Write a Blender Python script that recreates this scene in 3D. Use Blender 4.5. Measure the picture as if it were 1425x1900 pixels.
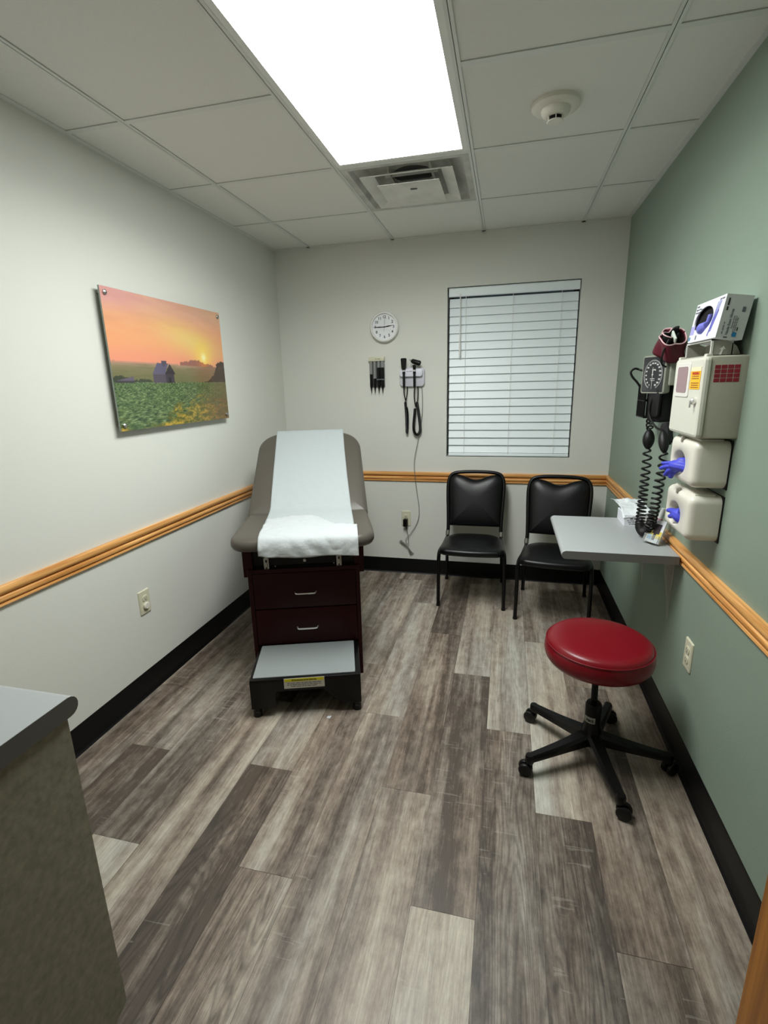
import bpy, bmesh, math, random
from mathutils import Vector, Matrix, noise
random.seed(7)
PI = math.pi
sc = bpy.context.scene
COL = sc.collection
for o in list(bpy.data.objects):
    bpy.data.objects.remove(o)

# ------------------------------------------------------------------ camera
W, H = 2.372, 2.407                      # room width and ceiling height
YF = -3.90                               # front wall (behind the camera)
cam = bpy.data.objects.new('camera', bpy.data.cameras.new('camera'))
COL.objects.link(cam)
sc.camera = cam
cam.data.sensor_fit = 'HORIZONTAL'
cam.data.sensor_width = 36.0
cam.data.lens = 36.0 * 918.2 / 1425
cam.data.clip_start = 0.02
_yaw, _pitch, _roll = -0.2441, -0.2512, -0.0242
cy_, sy_, cp_, sp_ = math.cos(_yaw), math.sin(_yaw), math.cos(_pitch), math.sin(_pitch)
fwd = Vector((sy_ * cp_, cy_ * cp_, sp_))
rgt0 = Vector((cy_, -sy_, 0))
up0 = rgt0.cross(fwd)
rgt = rgt0 * math.cos(_roll) + up0 * math.sin(_roll)
up = -rgt0 * math.sin(_roll) + up0 * math.cos(_roll)
cm = Matrix((rgt, up, -fwd)).transposed().to_4x4()
cm.translation = Vector((1.6773, -3.6375, 1.4527))
cam.matrix_world = cm

# ------------------------------------------------------------------ world, exposure, light level
world = bpy.data.worlds.new('world')
sc.world = world
world.use_nodes = True
world.node_tree.nodes['Background'].inputs[0].default_value = (0.8, 0.9, 1.0, 1)
world.node_tree.nodes['Background'].inputs[1].default_value = 0.03
sc.view_settings.view_transform = 'Standard'
sc.view_settings.look = 'None'
sc.view_settings.gamma = 1.0
sc.view_settings.use_curve_mapping = False
sc.view_settings.exposure = 0.05
TROFFER = 12.0                           # radiance of the ceiling light's diffuser
LAMP_W, LAMP_SPREAD = 22.0, 160          # the prismatic lens throws more light down than sideways
HALL = 1.0


# ------------------------------------------------------------------ helpers
def lin(c):
    return tuple((x / 12.92 if x <= 0.04045 else ((x + 0.055) / 1.055) ** 2.4) for x in (v / 255 for v in c))


MATS = {}


def mat(name, col, rough=0.5, metal=0.0, spec=0.5, bump=0.0, bdist=0.002, bscale=100.0, var=0.0, vscale=20.0, coat=0.0,
        emit=None, trans=0.0, alpha=1.0, stretch=(1, 1, 1), ior=1.45):
    if name in MATS:
        return MATS[name]
    m = bpy.data.materials.new(name)
    m.use_nodes = True
    nt = m.node_tree
    b = nt.nodes['Principled BSDF']
    c = lin(col) + (1,)
    b.inputs['Base Color'].default_value = c
    b.inputs['Roughness'].default_value = rough
    b.inputs['Metallic'].default_value = metal
    b.inputs['Specular IOR Level'].default_value = spec
    b.inputs['Coat Weight'].default_value = coat
    b.inputs['Transmission Weight'].default_value = trans
    b.inputs['Alpha'].default_value = alpha
    b.inputs['IOR'].default_value = ior
    if emit:
        b.inputs['Emission Color'].default_value = c
        b.inputs['Emission Strength'].default_value = emit
    if bump or var:
        tc = nt.nodes.new('ShaderNodeTexCoord')
        mp = nt.nodes.new('ShaderNodeMapping')
        mp.inputs['Scale'].default_value = stretch
        nt.links.new(tc.outputs['Object'], mp.inputs[0])
    if bump:
        n = nt.nodes.new('ShaderNodeTexNoise')
        n.inputs['Scale'].default_value = bscale
        n.inputs['Detail'].default_value = 4
        nt.links.new(mp.outputs[0], n.inputs['Vector'])
        bp = nt.nodes.new('ShaderNodeBump')
        bp.inputs['Strength'].default_value = bump
        bp.inputs['Distance'].default_value = bdist
        nt.links.new(n.outputs['Fac'], bp.inputs['Height'])
        nt.links.new(bp.outputs[0], b.inputs['Normal'])
    if var:
        n = nt.nodes.new('ShaderNodeTexNoise')
        n.inputs['Scale'].default_value = vscale
        n.inputs['Detail'].default_value = 6
        nt.links.new(mp.outputs[0], n.inputs['Vector'])
        r = nt.nodes.new('ShaderNodeValToRGB')
        r.color_ramp.elements[0].position = 0.3
        r.color_ramp.elements[1].position = 0.7
        r.color_ramp.elements[0].color = tuple(x * (1 - var) for x in c[:3]) + (1,)
        r.color_ramp.elements[1].color = tuple(min(1, x * (1 + var)) for x in c[:3]) + (1,)
        nt.links.new(n.outputs['Fac'], r.inputs[0])
        nt.links.new(r.outputs[0], b.inputs['Base Color'])
    MATS[name] = m
    return m


def wood(name, dark, light, axis='x', scale=1.0, rough=0.38):
    """oak: long thin grain streaks running along `axis`"""
    m = bpy.data.materials.new(name)
    m.use_nodes = True
    nt = m.node_tree
    b = nt.nodes['Principled BSDF']
    tc = nt.nodes.new('ShaderNodeTexCoord')
    mp = nt.nodes.new('ShaderNodeMapping')
    s = {'x': (3, 90, 90), 'y': (90, 3, 90), 'z': (60, 60, 3)}[axis]
    mp.inputs['Scale'].default_value = tuple(v * scale for v in s)
    nt.links.new(tc.outputs['Object'], mp.inputs[0])
    n = nt.nodes.new('ShaderNodeTexNoise')
    n.inputs['Scale'].default_value = 1
    n.inputs['Detail'].default_value = 5
    n.inputs['Distortion'].default_value = 0.4
    nt.links.new(mp.outputs[0], n.inputs['Vector'])
    r = nt.nodes.new('ShaderNodeValToRGB')
    e = r.color_ramp.elements
    e[0].position, e[0].color = 0.33, lin(dark) + (1,)
    e[1].position, e[1].color = 0.62, lin(light) + (1,)
    nt.links.new(n.outputs['Fac'], r.inputs[0])
    nt.links.new(r.outputs[0], b.inputs['Base Color'])
    b.inputs['Roughness'].default_value = rough
    MATS[name] = m
    return m


def rrect(hx, hy, r, n=8, side=0):
    """rounded rectangle outline; r = radius or 4 radii (+x+y, -x+y, -x-y, +x-y)"""
    if not isinstance(r, (tuple, list)):
        r = (r,) * 4
    pts = []
    for q, (sx, sy) in enumerate(((1, 1), (-1, 1), (-1, -1), (1, -1))):
        rr = max(0.0005, min(r[q], hx, hy))
        cx, cy = sx * (hx - rr), sy * (hy - rr)
        for i in range(n + 1):
            a = q * PI / 2 + i / n * PI / 2
            pts.append((cx + rr * math.cos(a), cy + rr * math.sin(a)))
    if side:
        out = []
        for i, p in enumerate(pts):
            out.append(p)
            if i % (n + 1) == n:
                q = pts[(i + 1) % len(pts)]
                for k in range(1, side):
                    out.append((p[0] + (q[0] - p[0]) * k / side, p[1] + (q[1] - p[1]) * k / side))
        pts = out
    return pts


class MB:
    def __init__(self):
        self.bm = bmesh.new()

    def _merge(self, vs, M=None):
        if M is not None:
            bmesh.ops.transform(self.bm, matrix=M, verts=vs)
        return self

    def box(self, x0, x1, y0, y1, z0, z1, bev=0.0, seg=2, M=None):
        t = bmesh.new()
        bmesh.ops.create_cube(t, size=1)
        for v in t.verts:
            v.co = Vector(((x0 + x1) / 2 + v.co.x * (x1 - x0), (y0 + y1) / 2 + v.co.y * (y1 - y0),
                           (z0 + z1) / 2 + v.co.z * (z1 - z0)))
        if bev:
            bmesh.ops.bevel(t, geom=list(t.edges), offset=bev, segments=seg, affect='EDGES', profile=0.5)
        if M is not None:
            t.transform(M)
        me = bpy.data.meshes.new('t')
        t.to_mesh(me)
        t.free()
        self.bm.from_mesh(me)
        bpy.data.meshes.remove(me)
        return self

    def loft(self, rings, cap0=True, cap1=True, closed=True, M=None):
        bm = self.bm
        vr = []
        for r in rings:
            vr.append([bm.verts.new(Vector(p) if M is None else M @ Vector(p)) for p in r])
        n = len(vr[0])
        for a, b in zip(vr[:-1], vr[1:]):
            for i in range(n if closed else n - 1):
                j = (i + 1) % n
                try:
                    bm.faces.new((a[i], a[j], b[j], b[i]))
                except ValueError:
                    pass
        if cap0 and n > 2:
            bm.faces.new(list(reversed(vr[0])))
        if cap1 and n > 2:
            bm.faces.new(vr[-1])
        return self

    def lathe(self, prof, seg=32, M=None):
        rings = [[(max(r, 1e-5) * math.cos(2 * PI * i / seg), max(r, 1e-5) * math.sin(2 * PI * i / seg), z)
                  for i in range(seg)] for r, z in prof]
        return self.loft(rings, M=M)

    def cyl(self, p0, p1, r0, r1=None, seg=20):
        return self.tube([p0, p1], [r0, r0 if r1 is None else r1], seg)

    def tube(self, pts, r, seg=10, closed=False, flat=None):
        pts = [Vector(p) for p in pts]
        n = len(pts)
        rs = r if isinstance(r, (list, tuple)) else [r] * n
        rings = []
        prev = None
        for i, p in enumerate(pts):
            if closed:
                t = (pts[(i + 1) % n] - pts[i - 1]).normalized()
            else:
                t = (pts[min(i + 1, n - 1)] - pts[max(i - 1, 0)]).normalized()
            if prev is None:
                a = Vector((0, 0, 1)) if abs(t.z) < 0.9 else Vector((1, 0, 0))
                u = (a - t * a.dot(t)).normalized()
            else:
                u = (prev - t * prev.dot(t)).normalized()
            prev = u
            v = t.cross(u)
            fu, fv = flat if flat else (1, 1)
            rings.append([p + u * (rs[i] * fu * math.cos(2 * PI * k / seg)) + v * (rs[i] * fv * math.sin(2 * PI * k / seg))
                          for k in range(seg)])
        if closed:
            rings.append(rings[0])
            return self.loft(rings, cap0=False, cap1=False)
        return self.loft(rings)

    def prism(self, poly, vec, M=None):
        a = [Vector(p) for p in poly]
        b = [p + Vector(vec) for p in a]
        return self.loft([a, b], M=M)

    def pad(self, hx, hy, r, prof, M=None, fn=None, n=8, side=0, crown=None):
        """cushion / rounded slab: outline inset by d at height z for (d, z) in prof"""
        rr = r if isinstance(r, (tuple, list)) else (r,) * 4
        rings = []
        for d, z in prof:
            ring = [(x, y, z) for x, y in rrect(hx - d, hy - d, tuple(max(0.0005, q - d) for q in rr), n, side)]
            rings.append(ring)
        if crown:
            base = rings[-1]
            for sc__, z in crown:
                rings.append([(x * sc__, y * sc__, z) for x, y, _ in base])
        if fn:
            rings = [[fn(*p) for p in ring] for ring in rings]
        return self.loft(rings, M=M)

    def sphere(self, c, r, seg=16, sc_=(1, 1, 1), M=None):
        mt = Matrix.Translation(c) @ Matrix.Diagonal((r * sc_[0], r * sc_[1], r * sc_[2], 1))
        if M is not None:
            mt = M @ mt
        bmesh.ops.create_uvsphere(self.bm, u_segments=seg, v_segments=max(6, seg // 2), radius=1, matrix=mt)
        return self

    def grid(self, fn, nu, nv):
        """fn(u, v) -> point"""
        vs = [[self.bm.verts.new(fn(i / nu, j / nv)) for j in range(nv + 1)] for i in range(nu + 1)]
        for i in range(nu):
            for j in range(nv):
                self.bm.faces.new((vs[i][j], vs[i + 1][j], vs[i + 1][j + 1], vs[i][j + 1]))
        return self

    def build(self, name, m, parent=None, smooth=35, weld=True, mods=None):
        bm = self.bm
        if weld:
            bmesh.ops.remove_doubles(bm, verts=bm.verts, dist=1e-6)
        bmesh.ops.recalc_face_normals(bm, faces=bm.faces)
        me = bpy.data.meshes.new(name)
        bm.to_mesh(me)
        bm.free()
        if m:
            me.materials.append(m)
        if smooth:
            for p in me.polygons:
                p.use_smooth = True
            me.set_sharp_from_angle(angle=math.radians(smooth))
        o = bpy.data.objects.new(name, me)
        COL.objects.link(o)
        if parent:
            o.parent = parent
        return o


def empty(name, loc=(0, 0, 0), rz=0.0):
    o = bpy.data.objects.new(name, None)
    o.empty_display_size = 0.1
    COL.objects.link(o)
    o.location = loc
    o.rotation_euler = (0, 0, rz)
    return o


def tag(o, label=None, cat=None, group=None, kind=None):
    for k, v in (('label', label), ('category', cat), ('group', group), ('kind', kind)):
        if v:
            o[k] = v
    return o


def structure(o):
    o['kind'] = 'structure'
    return o


def copy_tree(o, parent=None):
    c = o.copy()
    COL.objects.link(c)
    if parent:
        c.parent = parent
    for ch in list(o.children):
        copy_tree(ch, c)
    return c


def text(name, body, size, M, m, parent=None, align='CENTER', bold=0.0, sx=1.0, space=1.0):
    cu = bpy.data.curves.new('txt', 'FONT')
    cu.body = body
    cu.size = size
    cu.align_x = align
    cu.align_y = 'CENTER'
    cu.offset = bold
    cu.space_character = space
    cu.space_line = 1.0
    cu.resolution_u = 3
    cu.extrude = 0.0002
    t = bpy.data.objects.new('txt', cu)
    COL.objects.link(t)
    dg = bpy.context.evaluated_depsgraph_get()
    me = bpy.data.meshes.new_from_object(t.evaluated_get(dg))
    bpy.data.objects.remove(t)
    bpy.data.curves.remove(cu)
    me.transform(M @ Matrix.Diagonal((sx, 1, 1, 1)))
    me.materials.clear()
    me.materials.append(m)
    me.name = name
    o = bpy.data.objects.new(name, me)
    COL.objects.link(o)
    if parent:
        o.parent = parent
    return o


def print_lines(name, widths, M, m, parent, lh=0.008, h=0.35, align=0.0, seed=1):
    """small print too fine to read: rows of word-long ink marks"""
    rnd = random.Random(seed)
    mb = MB()
    n = len(widths)
    for i, w in enumerate(widths):
        y = (n - 1) / 2 * lh - i * lh
        x = -w / 2 if align == 0.0 else 0.0
        end = x + w
        while x < end - lh * 0.5:
            ww = min(end - x, lh * rnd.uniform(1.0, 2.8))
            mb.box(x, x + ww, y - lh * h / 2, y + lh * h / 2, 0.0, 0.0003, M=M)
            x += ww + lh * 0.4
    return mb.build(name, m, parent, smooth=0)


def join_meshes(name, objs, m, parent=None):
    """fold several small marks of one part into one mesh"""
    bm = bmesh.new()
    for o in objs:
        bm.from_mesh(o.data)
        me = o.data
        bpy.data.objects.remove(o)
        bpy.data.meshes.remove(me)
    me = bpy.data.meshes.new(name)
    bm.to_mesh(me)
    bm.free()
    me.materials.append(m)
    o = bpy.data.objects.new(name, me)
    COL.objects.link(o)
    if parent:
        o.parent = parent
    return o


def frame(origin, ex, ey):
    """matrix whose local X/Y lie along ex/ey"""
    ex = Vector(ex).normalized()
    ey = Vector(ey).normalized()
    ez = ex.cross(ey)
    M = Matrix((ex, ey, ez)).transposed().to_4x4()
    M.translation = Vector(origin)
    return M


def smoothpath(pts, n=8, closed=False):
    """Catmull-Rom through pts"""
    P = [Vector(p) for p in pts]
    out = []
    L = len(P)
    rng = range(L) if closed else range(L - 1)
    for i in rng:
        if closed:
            a, b, c, d = P[i - 1], P[i], P[(i + 1) % L], P[(i + 2) % L]
        else:
            a, b, c, d = P[max(i - 1, 0)], P[i], P[i + 1], P[min(i + 2, L - 1)]
        for k in range(n):
            t = k / n
            out.append(0.5 * ((2 * b) + (c - a) * t + (2 * a - 5 * b + 4 * c - d) * t * t + (3 * b - a - 3 * c + d) * t ** 3))
    if not closed:
        out.append(P[-1])
    return out


# ------------------------------------------------------------------ materials
M_wall = mat('wall_paint_greige', (221, 222, 215), 0.6, bump=0.25, bscale=260, spec=0.3)
M_green = mat('wall_paint_green', (136, 152, 138), 0.5, bump=0.25, bscale=260, spec=0.4)
M_tile = mat('ceiling_tile', (232, 232, 227), 0.9, bump=0.35, bscale=420, var=0.03, vscale=300, spec=0.1)
M_grid = mat('ceiling_grid_metal', (222, 224, 220), 0.4)
M_base = mat('black_rubber_base', (11, 11, 12), 0.45, spec=0.3)
M_oakx = wood('oak_x', (194, 128, 60), (240, 182, 112), 'x')
M_oaky = wood('oak_y', (194, 128, 60), (240, 182, 112), 'y')
M_oakz = wood('oak_door', (138, 82, 12), (176, 112, 32), 'z', 0.9, 0.4)
M_white = mat('white_plastic', (235, 235, 232), 0.35)
M_blind = mat('blind_slats', (242, 251, 255), 0.4)
M_almond = mat('almond_plastic', (212, 209, 184), 0.35)
M_cream = mat('cream_plastic', (226, 222, 210), 0.32)
M_black = mat('black_plastic', (6, 6, 7), 0.35, spec=0.35)
M_blackm = mat('black_metal', (6, 6, 7), 0.34, spec=0.35)
M_rubber = mat('black_rubber', (6, 6, 7), 0.5)
M_dark = mat('dark_void', (3, 3, 3), 0.9)
M_chrome = mat('chrome', (240, 240, 238), 0.25, metal=0.75)
M_steel = mat('brushed_steel', (185, 185, 182), 0.35, metal=1.0)
M_vinyl = mat('taupe_vinyl', (84, 79, 72), 0.42, bump=0.08, bscale=500)
M_bvinyl = mat('black_vinyl', (7, 8, 10), 0.36, spec=0.4, bump=0.08, bscale=500)
M_red = mat('burgundy_vinyl', (120, 8, 24), 0.33, bump=0.05, bscale=500)
M_burg = mat('burgundy_laminate', (40, 4, 8), 0.4, spec=0.25)
M_lam = mat('grey_laminate', (163, 167, 168), 0.42, bump=0.04, bscale=300)
M_speck = mat('speckled_laminate', (128, 127, 111), 0.5, var=0.20, vscale=70)
M_paper1 = mat('exam_paper', (174, 182, 184), 0.75, bump=0.7, bdist=0.006, bscale=24)
M_paper2 = mat('exam_paper_folded', (188, 193, 195), 0.75, bump=0.8, bdist=0.008, bscale=18)
M_ink = mat('black_ink', (22, 22, 24), 0.6)
M_grayink = mat('grey_ink', (95, 98, 104), 0.6)
M_blueink = mat('blue_ink', (30, 120, 175), 0.6)
M_lilac = mat('lilac_print', (170, 165, 225), 0.6)
M_glove = mat('nitrile_glove', (72, 78, 205), 0.45, bump=0.3, bscale=60)
M_yellow = mat('yellow_label', (214, 204, 30), 0.5)
M_orange = mat('orange_label', (247, 188, 40), 0.5)
M_redwin = mat('red_window', (150, 28, 48), 0.3)
M_pinkwin = mat('pink_window', (152, 122, 126), 0.25)
M_burgfab = mat('burgundy_fabric', (88, 10, 32), 0.55, bump=0.4, bscale=150)
M_blkfab = mat('black_fabric', (9, 9, 11), 0.75, bump=0.4, bscale=200)
M_pink = mat('pink_piping', (226, 186, 190), 0.6)
M_greyblu = mat('grey_rubber_mat', (138, 144, 144), 0.6, bump=0.3, bscale=500)
M_bpgrey = mat('grey_green_plastic', (150, 152, 140), 0.35)
M_dial = mat('charcoal_dial', (48, 49, 52), 0.3)
M_cord = mat('grey_cord', (120, 120, 116), 0.5)
M_acr = mat('clear_acrylic', (245, 250, 250), 0.08, trans=0.85, ior=1.3)
M_glass = mat('window_glass', (200, 210, 215), 0.03, trans=1.0)


# ------------------------------------------------------------------ floor: vinyl planks
PW, PL = W / 13.0, 1.21
J0 = (-1.75, -2.155, -2.56)


def build_floor():
    base = MB().box(-0.05, W + 0.05, YF - 1.6, 0.05, -0.05, -0.0012)
    bm = base.bm
    lay = bm.loops.layers.float_color.new('plank')
    for f in bm.faces:
        for l in f.loops:
            l[lay] = (-0.6, 0.5, 0, 1)
    # tone, cathedral figure, light band side for the planks seen best
    spec = {}
    def S(k, j, tone, cath=0.2, band=0.5):
        spec[(k, j)] = (tone, cath, band)
    # j counts planks away from the window: j=0 holds the back wall
    tones = {
        0: [.45, .40, .42, .5], 1: [.45, .50, .22, .4], 2: [.5, .35, .38, .72], 3: [.5, .42, .50, .5],
        4: [.5, .48, .20, .4], 5: [.55, .55, .50, .46], 6: [.55, .60, .48, .5], 7: [.30, .34, .52, .5],
        8: [.45, .68, .26, .80], 9: [.5, .58, .36, .3], 10: [.5, .74, .22, .4], 11: [.55, .50, .33, .3],
        12: [.4, .45, .50, .52]}
    for k in range(13):
        x0, x1 = k * PW, (k + 1) * PW
        j0 = J0[k % 3]
        while j0 < -PL:
            j0 += PL
        y1, idx = 0.0, 0
        y0 = j0
        while y1 > YF - 1.6:
            tl = tones[k]
            # planks whose far joint lies near the window get the first tone
            tone = tl[min(idx, 3)]
            rnd = random.Random(k * 17 + idx * 5)
            seed = rnd.random()
            cath = 1.0 if (k, idx) in ((4, 2), (10, 2), (9, 2), (5, 3)) else rnd.random() * 0.45
            e = 0.0005
            vs = [bm.verts.new((a, b, 0)) for a, b in ((x0 + e, max(y0, YF - 1.6) + e), (x1 - e, max(y0, YF - 1.6) + e),
                                                       (x1 - e, y1 - e), (x0 + e, y1 - e))]
            f = bm.faces.new(vs)
            for l in f.loops:
                l[lay] = (tone, seed, cath, 1)
            y1 = y0
            y0 -= PL
            idx += 1
    me = bpy.data.meshes.new('floor')
    bm.to_mesh(me)
    bm.free()
    o = bpy.data.objects.new('floor', me)
    COL.objects.link(o)
    structure(o)

    m = bpy.data.materials.new('vinyl_plank')
    m.use_nodes = True
    nt = m.node_tree
    N, Lk = nt.nodes, nt.links
    b = N['Principled BSDF']
    tc = N.new('ShaderNodeTexCoord')
    at = N.new('ShaderNodeAttribute')
    at.attribute_name = 'plank'
    sep = N.new('ShaderNodeSeparateColor')
    Lk.new(at.outputs['Color'], sep.inputs[0])
    tone, seed, cath = sep.outputs[0], sep.outputs[1], sep.outputs[2]

    def math_(op, a, b_=None, c=None):
        n = N.new('ShaderNodeMath')
        n.operation = op
        for i, v in enumerate((a, b_, c)):
            if v is None:
                continue
            if isinstance(v, (int, float)):
                n.inputs[i].default_value = v
            else:
                Lk.new(v, n.inputs[i])
        return n.outputs[0]

    offs = N.new('ShaderNodeCombineXYZ')
    Lk.new(math_('MULTIPLY', seed, 31.0), offs.inputs[0])
    Lk.new(math_('MULTIPLY', seed, 53.0), offs.inputs[1])
    Lk.new(math_('MULTIPLY', seed, 17.0), offs.inputs[2])
    vadd = N.new('ShaderNodeVectorMath')
    vadd.operation = 'ADD'
    Lk.new(tc.outputs['Object'], vadd.inputs[0])
    Lk.new(offs.outputs[0], vadd.inputs[1])

    def nz(scale, stretch, detail=4, rough=0.5, dist=0.0):
        mp = N.new('ShaderNodeMapping')
        mp.inputs['Scale'].default_value = stretch
        Lk.new(vadd.outputs[0], mp.inputs[0])
        n = N.new('ShaderNodeTexNoise')
        n.inputs['Scale'].default_value = scale
        n.inputs['Detail'].default_value = detail
        n.inputs['Roughness'].default_value = rough
        n.inputs['Distortion'].default_value = dist
        Lk.new(mp.outputs[0], n.inputs['Vector'])
        return n.outputs['Fac']

    broad = nz(1.0, (13, 0.8, 1), 3, 0.5, 0.3)
    mid = nz(1.0, (70, 3.0, 1), 6, 0.65, 0.6)
    fine = nz(1.0, (420, 9, 1), 3, 0.7)
    thin = nz(1.0, (190, 9, 1), 5, 0.7, 0.3)
    blotch = nz(1.0, (26, 15, 1), 6, 0.7)
    hue = nz(1.0, (6, 0.9, 1), 2)
    # value = tone + streaks
    v = math_('ADD', math_('MULTIPLY', math_('SUBTRACT', tone, 0.45), 1.05), 0.315)
    v = math_('ADD', v, math_('MULTIPLY', math_('SUBTRACT', broad, 0.5), 1.45))
    v = math_('ADD', v, math_('MULTIPLY', math_('SUBTRACT', mid, 0.5), 0.5))
    v = math_('ADD', v, math_('MULTIPLY', math_('SUBTRACT', thin, 0.5), 0.6))
    v = math_('ADD', v, math_('MULTIPLY', math_('SUBTRACT', blotch, 0.5), 0.8))
    ramp = N.new('ShaderNodeValToRGB')
    cr = ramp.color_ramp
    cols = [(-1, (40, 36, 33)), (0.0, (78, 69, 63)), (0.25, (126, 114, 104)), (0.5, (162, 152, 141)),
            (0.75, (186, 180, 169)), (1.0, (193, 189, 176))]
    cr.elements[0].position, cr.elements[0].color = 0.0, lin((82, 71, 63)) + (1,)
    cr.elements[1].position, cr.elements[1].color = 1.0, lin((206, 202, 190)) + (1,)
    for p_, c_ in cols[2:5]:
        e = cr.elements.new(p_)
        e.color = lin(c_) + (1,)
    Lk.new(v, ramp.inputs[0])
    # cathedral growth rings
    cn = nz(1.0, (9, 0.75, 1), 2, 0.4, 0.2)
    rings = math_('SINE', math_('MULTIPLY', math_('ADD', cn, math_('MULTIPLY', thin, 0.02)), 190.0))
    rings = math_('MULTIPLY', math_('ADD', rings, 1.0), 0.5)
    rings = math_('POWER', rings, 2.0)
    cfac = math_('MULTIPLY', rings, math_('MULTIPLY', cath, 0.40))
    gfac = math_('MULTIPLY', math_('GREATER_THAN', fine, 0.55), 0.20)
    dk = math_('SUBTRACT', 1.0, math_('MAXIMUM', cfac, gfac))
    # hue shift between warm brown and cool grey
    mixh = N.new('ShaderNodeMix')
    mixh.data_type = 'RGBA'
    mixh.blend_type = 'MIX'
    mixh.inputs['A'].default_value = (1.04, 0.99, 0.93, 1)
    mixh.inputs['B'].default_value = (0.97, 1.0, 1.01, 1)
    hr = N.new('ShaderNodeMapRange')
    hr.inputs['From Min'].default_value = 0.38
    hr.inputs['From Max'].default_value = 0.62
    Lk.new(hue, hr.inputs[0])
    Lk.new(hr.outputs[0], mixh.inputs['Factor'])
    mul = N.new('ShaderNodeMix')
    mul.data_type = 'RGBA'
    mul.blend_type = 'MULTIPLY'
    mul.inputs['Factor'].default_value = 1
    Lk.new(ramp.outputs[0], mul.inputs['A'])
    Lk.new(mixh.outputs['Result'], mul.inputs['B'])
    comb = N.new('ShaderNodeVectorMath')
    comb.operation = 'SCALE'
    Lk.new(mul.outputs['Result'], comb.inputs[0])
    Lk.new(dk, comb.inputs['Scale'])
    # pale cross-cut saw marks
    saw = nz(1.0, (7, 85, 1), 2, 0.5)
    sawz = nz(1.0, (5, 2, 1), 1)
    sw = math_('MULTIPLY', math_('GREATER_THAN', saw, 0.64), math_('MULTIPLY', math_('GREATER_THAN', sawz, 0.60), 0.16))
    mixs = N.new('ShaderNodeMix')
    mixs.data_type = 'RGBA'
    Lk.new(sw, mixs.inputs['Factor'])
    Lk.new(comb.outputs[0], mixs.inputs['A'])
    mixs.inputs['B'].default_value = lin((196, 192, 180)) + (1,)
    Lk.new(mixs.outputs['Result'], b.inputs['Base Color'])
    b.inputs['Roughness'].default_value = 0.46
    b.inputs['Specular IOR Level'].default_value = 0.45
    bp = N.new('ShaderNodeBump')
    bp.inputs['Strength'].default_value = 0.25
    bp.inputs['Distance'].default_value = 0.001
    Lk.new(mid, bp.inputs['Height'])
    Lk.new(bp.outputs[0], b.inputs['Normal'])
    o.data.materials.append(m)


build_floor()

# ------------------------------------------------------------------ walls
WX0, WX1, WZ0, WZ1 = 1.254, 2.112, 0.930, 2.083       # window opening
T = 0.12
structure(MB().box(-T, 0, YF - T, T, -0.05, H + 0.25).build('wall_left', M_wall, smooth=0))
structure(MB().box(W, W + T, YF - T, T, -0.05, H + 0.25).build('wall_right', M_green, smooth=0))
mb = MB()
mb.box(0, WX0, 0, T, -0.05, H + 0.25).box(WX1, W, 0, T, -0.05, H + 0.25)
mb.box(WX0, WX1, 0, T, -0.05, WZ0).box(WX0, WX1, 0, T, WZ1, H + 0.25)
structure(mb.build('wall_back', M_wall, smooth=0))
DX0, DX1, DZ = 1.12, 2.10, 2.06                       # doorway the picture is taken from
mb = MB()
mb.box(0, DX0, YF - T, YF, -0.05, H + 0.25).box(DX1, W, YF - T, YF, -0.05, H + 0.25)
mb.box(DX0, DX1, YF - T, YF, DZ, H + 0.25)
structure(mb.build('wall_front', M_wall, smooth=0))
# hallway beyond the doorway
structure(MB().box(-0.6, 3.2, YF - 1.65, YF - 1.6, -0.05, H + 0.25).build('wall_hallway', M_wall, smooth=0))
# opened oak door beside the right wall
d = MB().box(2.075, 2.119, -3.86, -2.95, 0.012, 2.03, 0.002)
dr = structure(d.build('door_1', M_oakz, smooth=0))
h = MB()
h.cyl((2.075, -3.03, 1.02), (2.040, -3.03, 1.02), 0.026).cyl((2.04, -3.03, 1.02), (2.02, -3.03, 1.02), 0.012)
h.tube([(2.022, -3.03, 1.02), (2.018, -3.07, 1.02), (2.018, -3.14, 1.018)], 0.009)
h.build('door_handle', M_steel, dr)

# window: recess trim is plain drywall; frame and pane sit behind the blind
fr = MB()
yw = 0.085
for a in ((WX0, WX0 + 0.035, WZ0, WZ1), (WX1 - 0.035, WX1, WZ0, WZ1), (WX0, WX1, WZ0, WZ0 + 0.035),
          (WX0, WX1, WZ1 - 0.035, WZ1), (WX0, WX1, 1.49, 1.52)):
    fr.box(a[0], a[1], yw, yw + 0.03, a[2], a[3])
wn = structure(fr.build('window_1', mat('window_frame_dark', (60, 58, 54), 0.5), smooth=0))
MB().box(WX0 + 0.03, WX1 - 0.03, yw + 0.012, yw + 0.018, WZ0 + 0.03, WZ1 - 0.03).build('pane', M_glass, wn, smooth=0)

# ------------------------------------------------------------------ chair rails and baseboards
RP = [(0, 0), (.009, 0), (.013, .004), (.012, .010), (.003, .013), (.012, .017), (.016, .028), (.012, .036), (.003, .0395),
      (.014, .044), (.020, .053), (.021, .065), (.015, .073), (0, .073)]
RZ = 0.741


def rail(name, m, fn):
    mb = MB()
    mb.loft([[fn(t, d, z) for d, z in RP] for t in (0, 1)])
    structure(mb.build(name, m, smooth=50))


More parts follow.
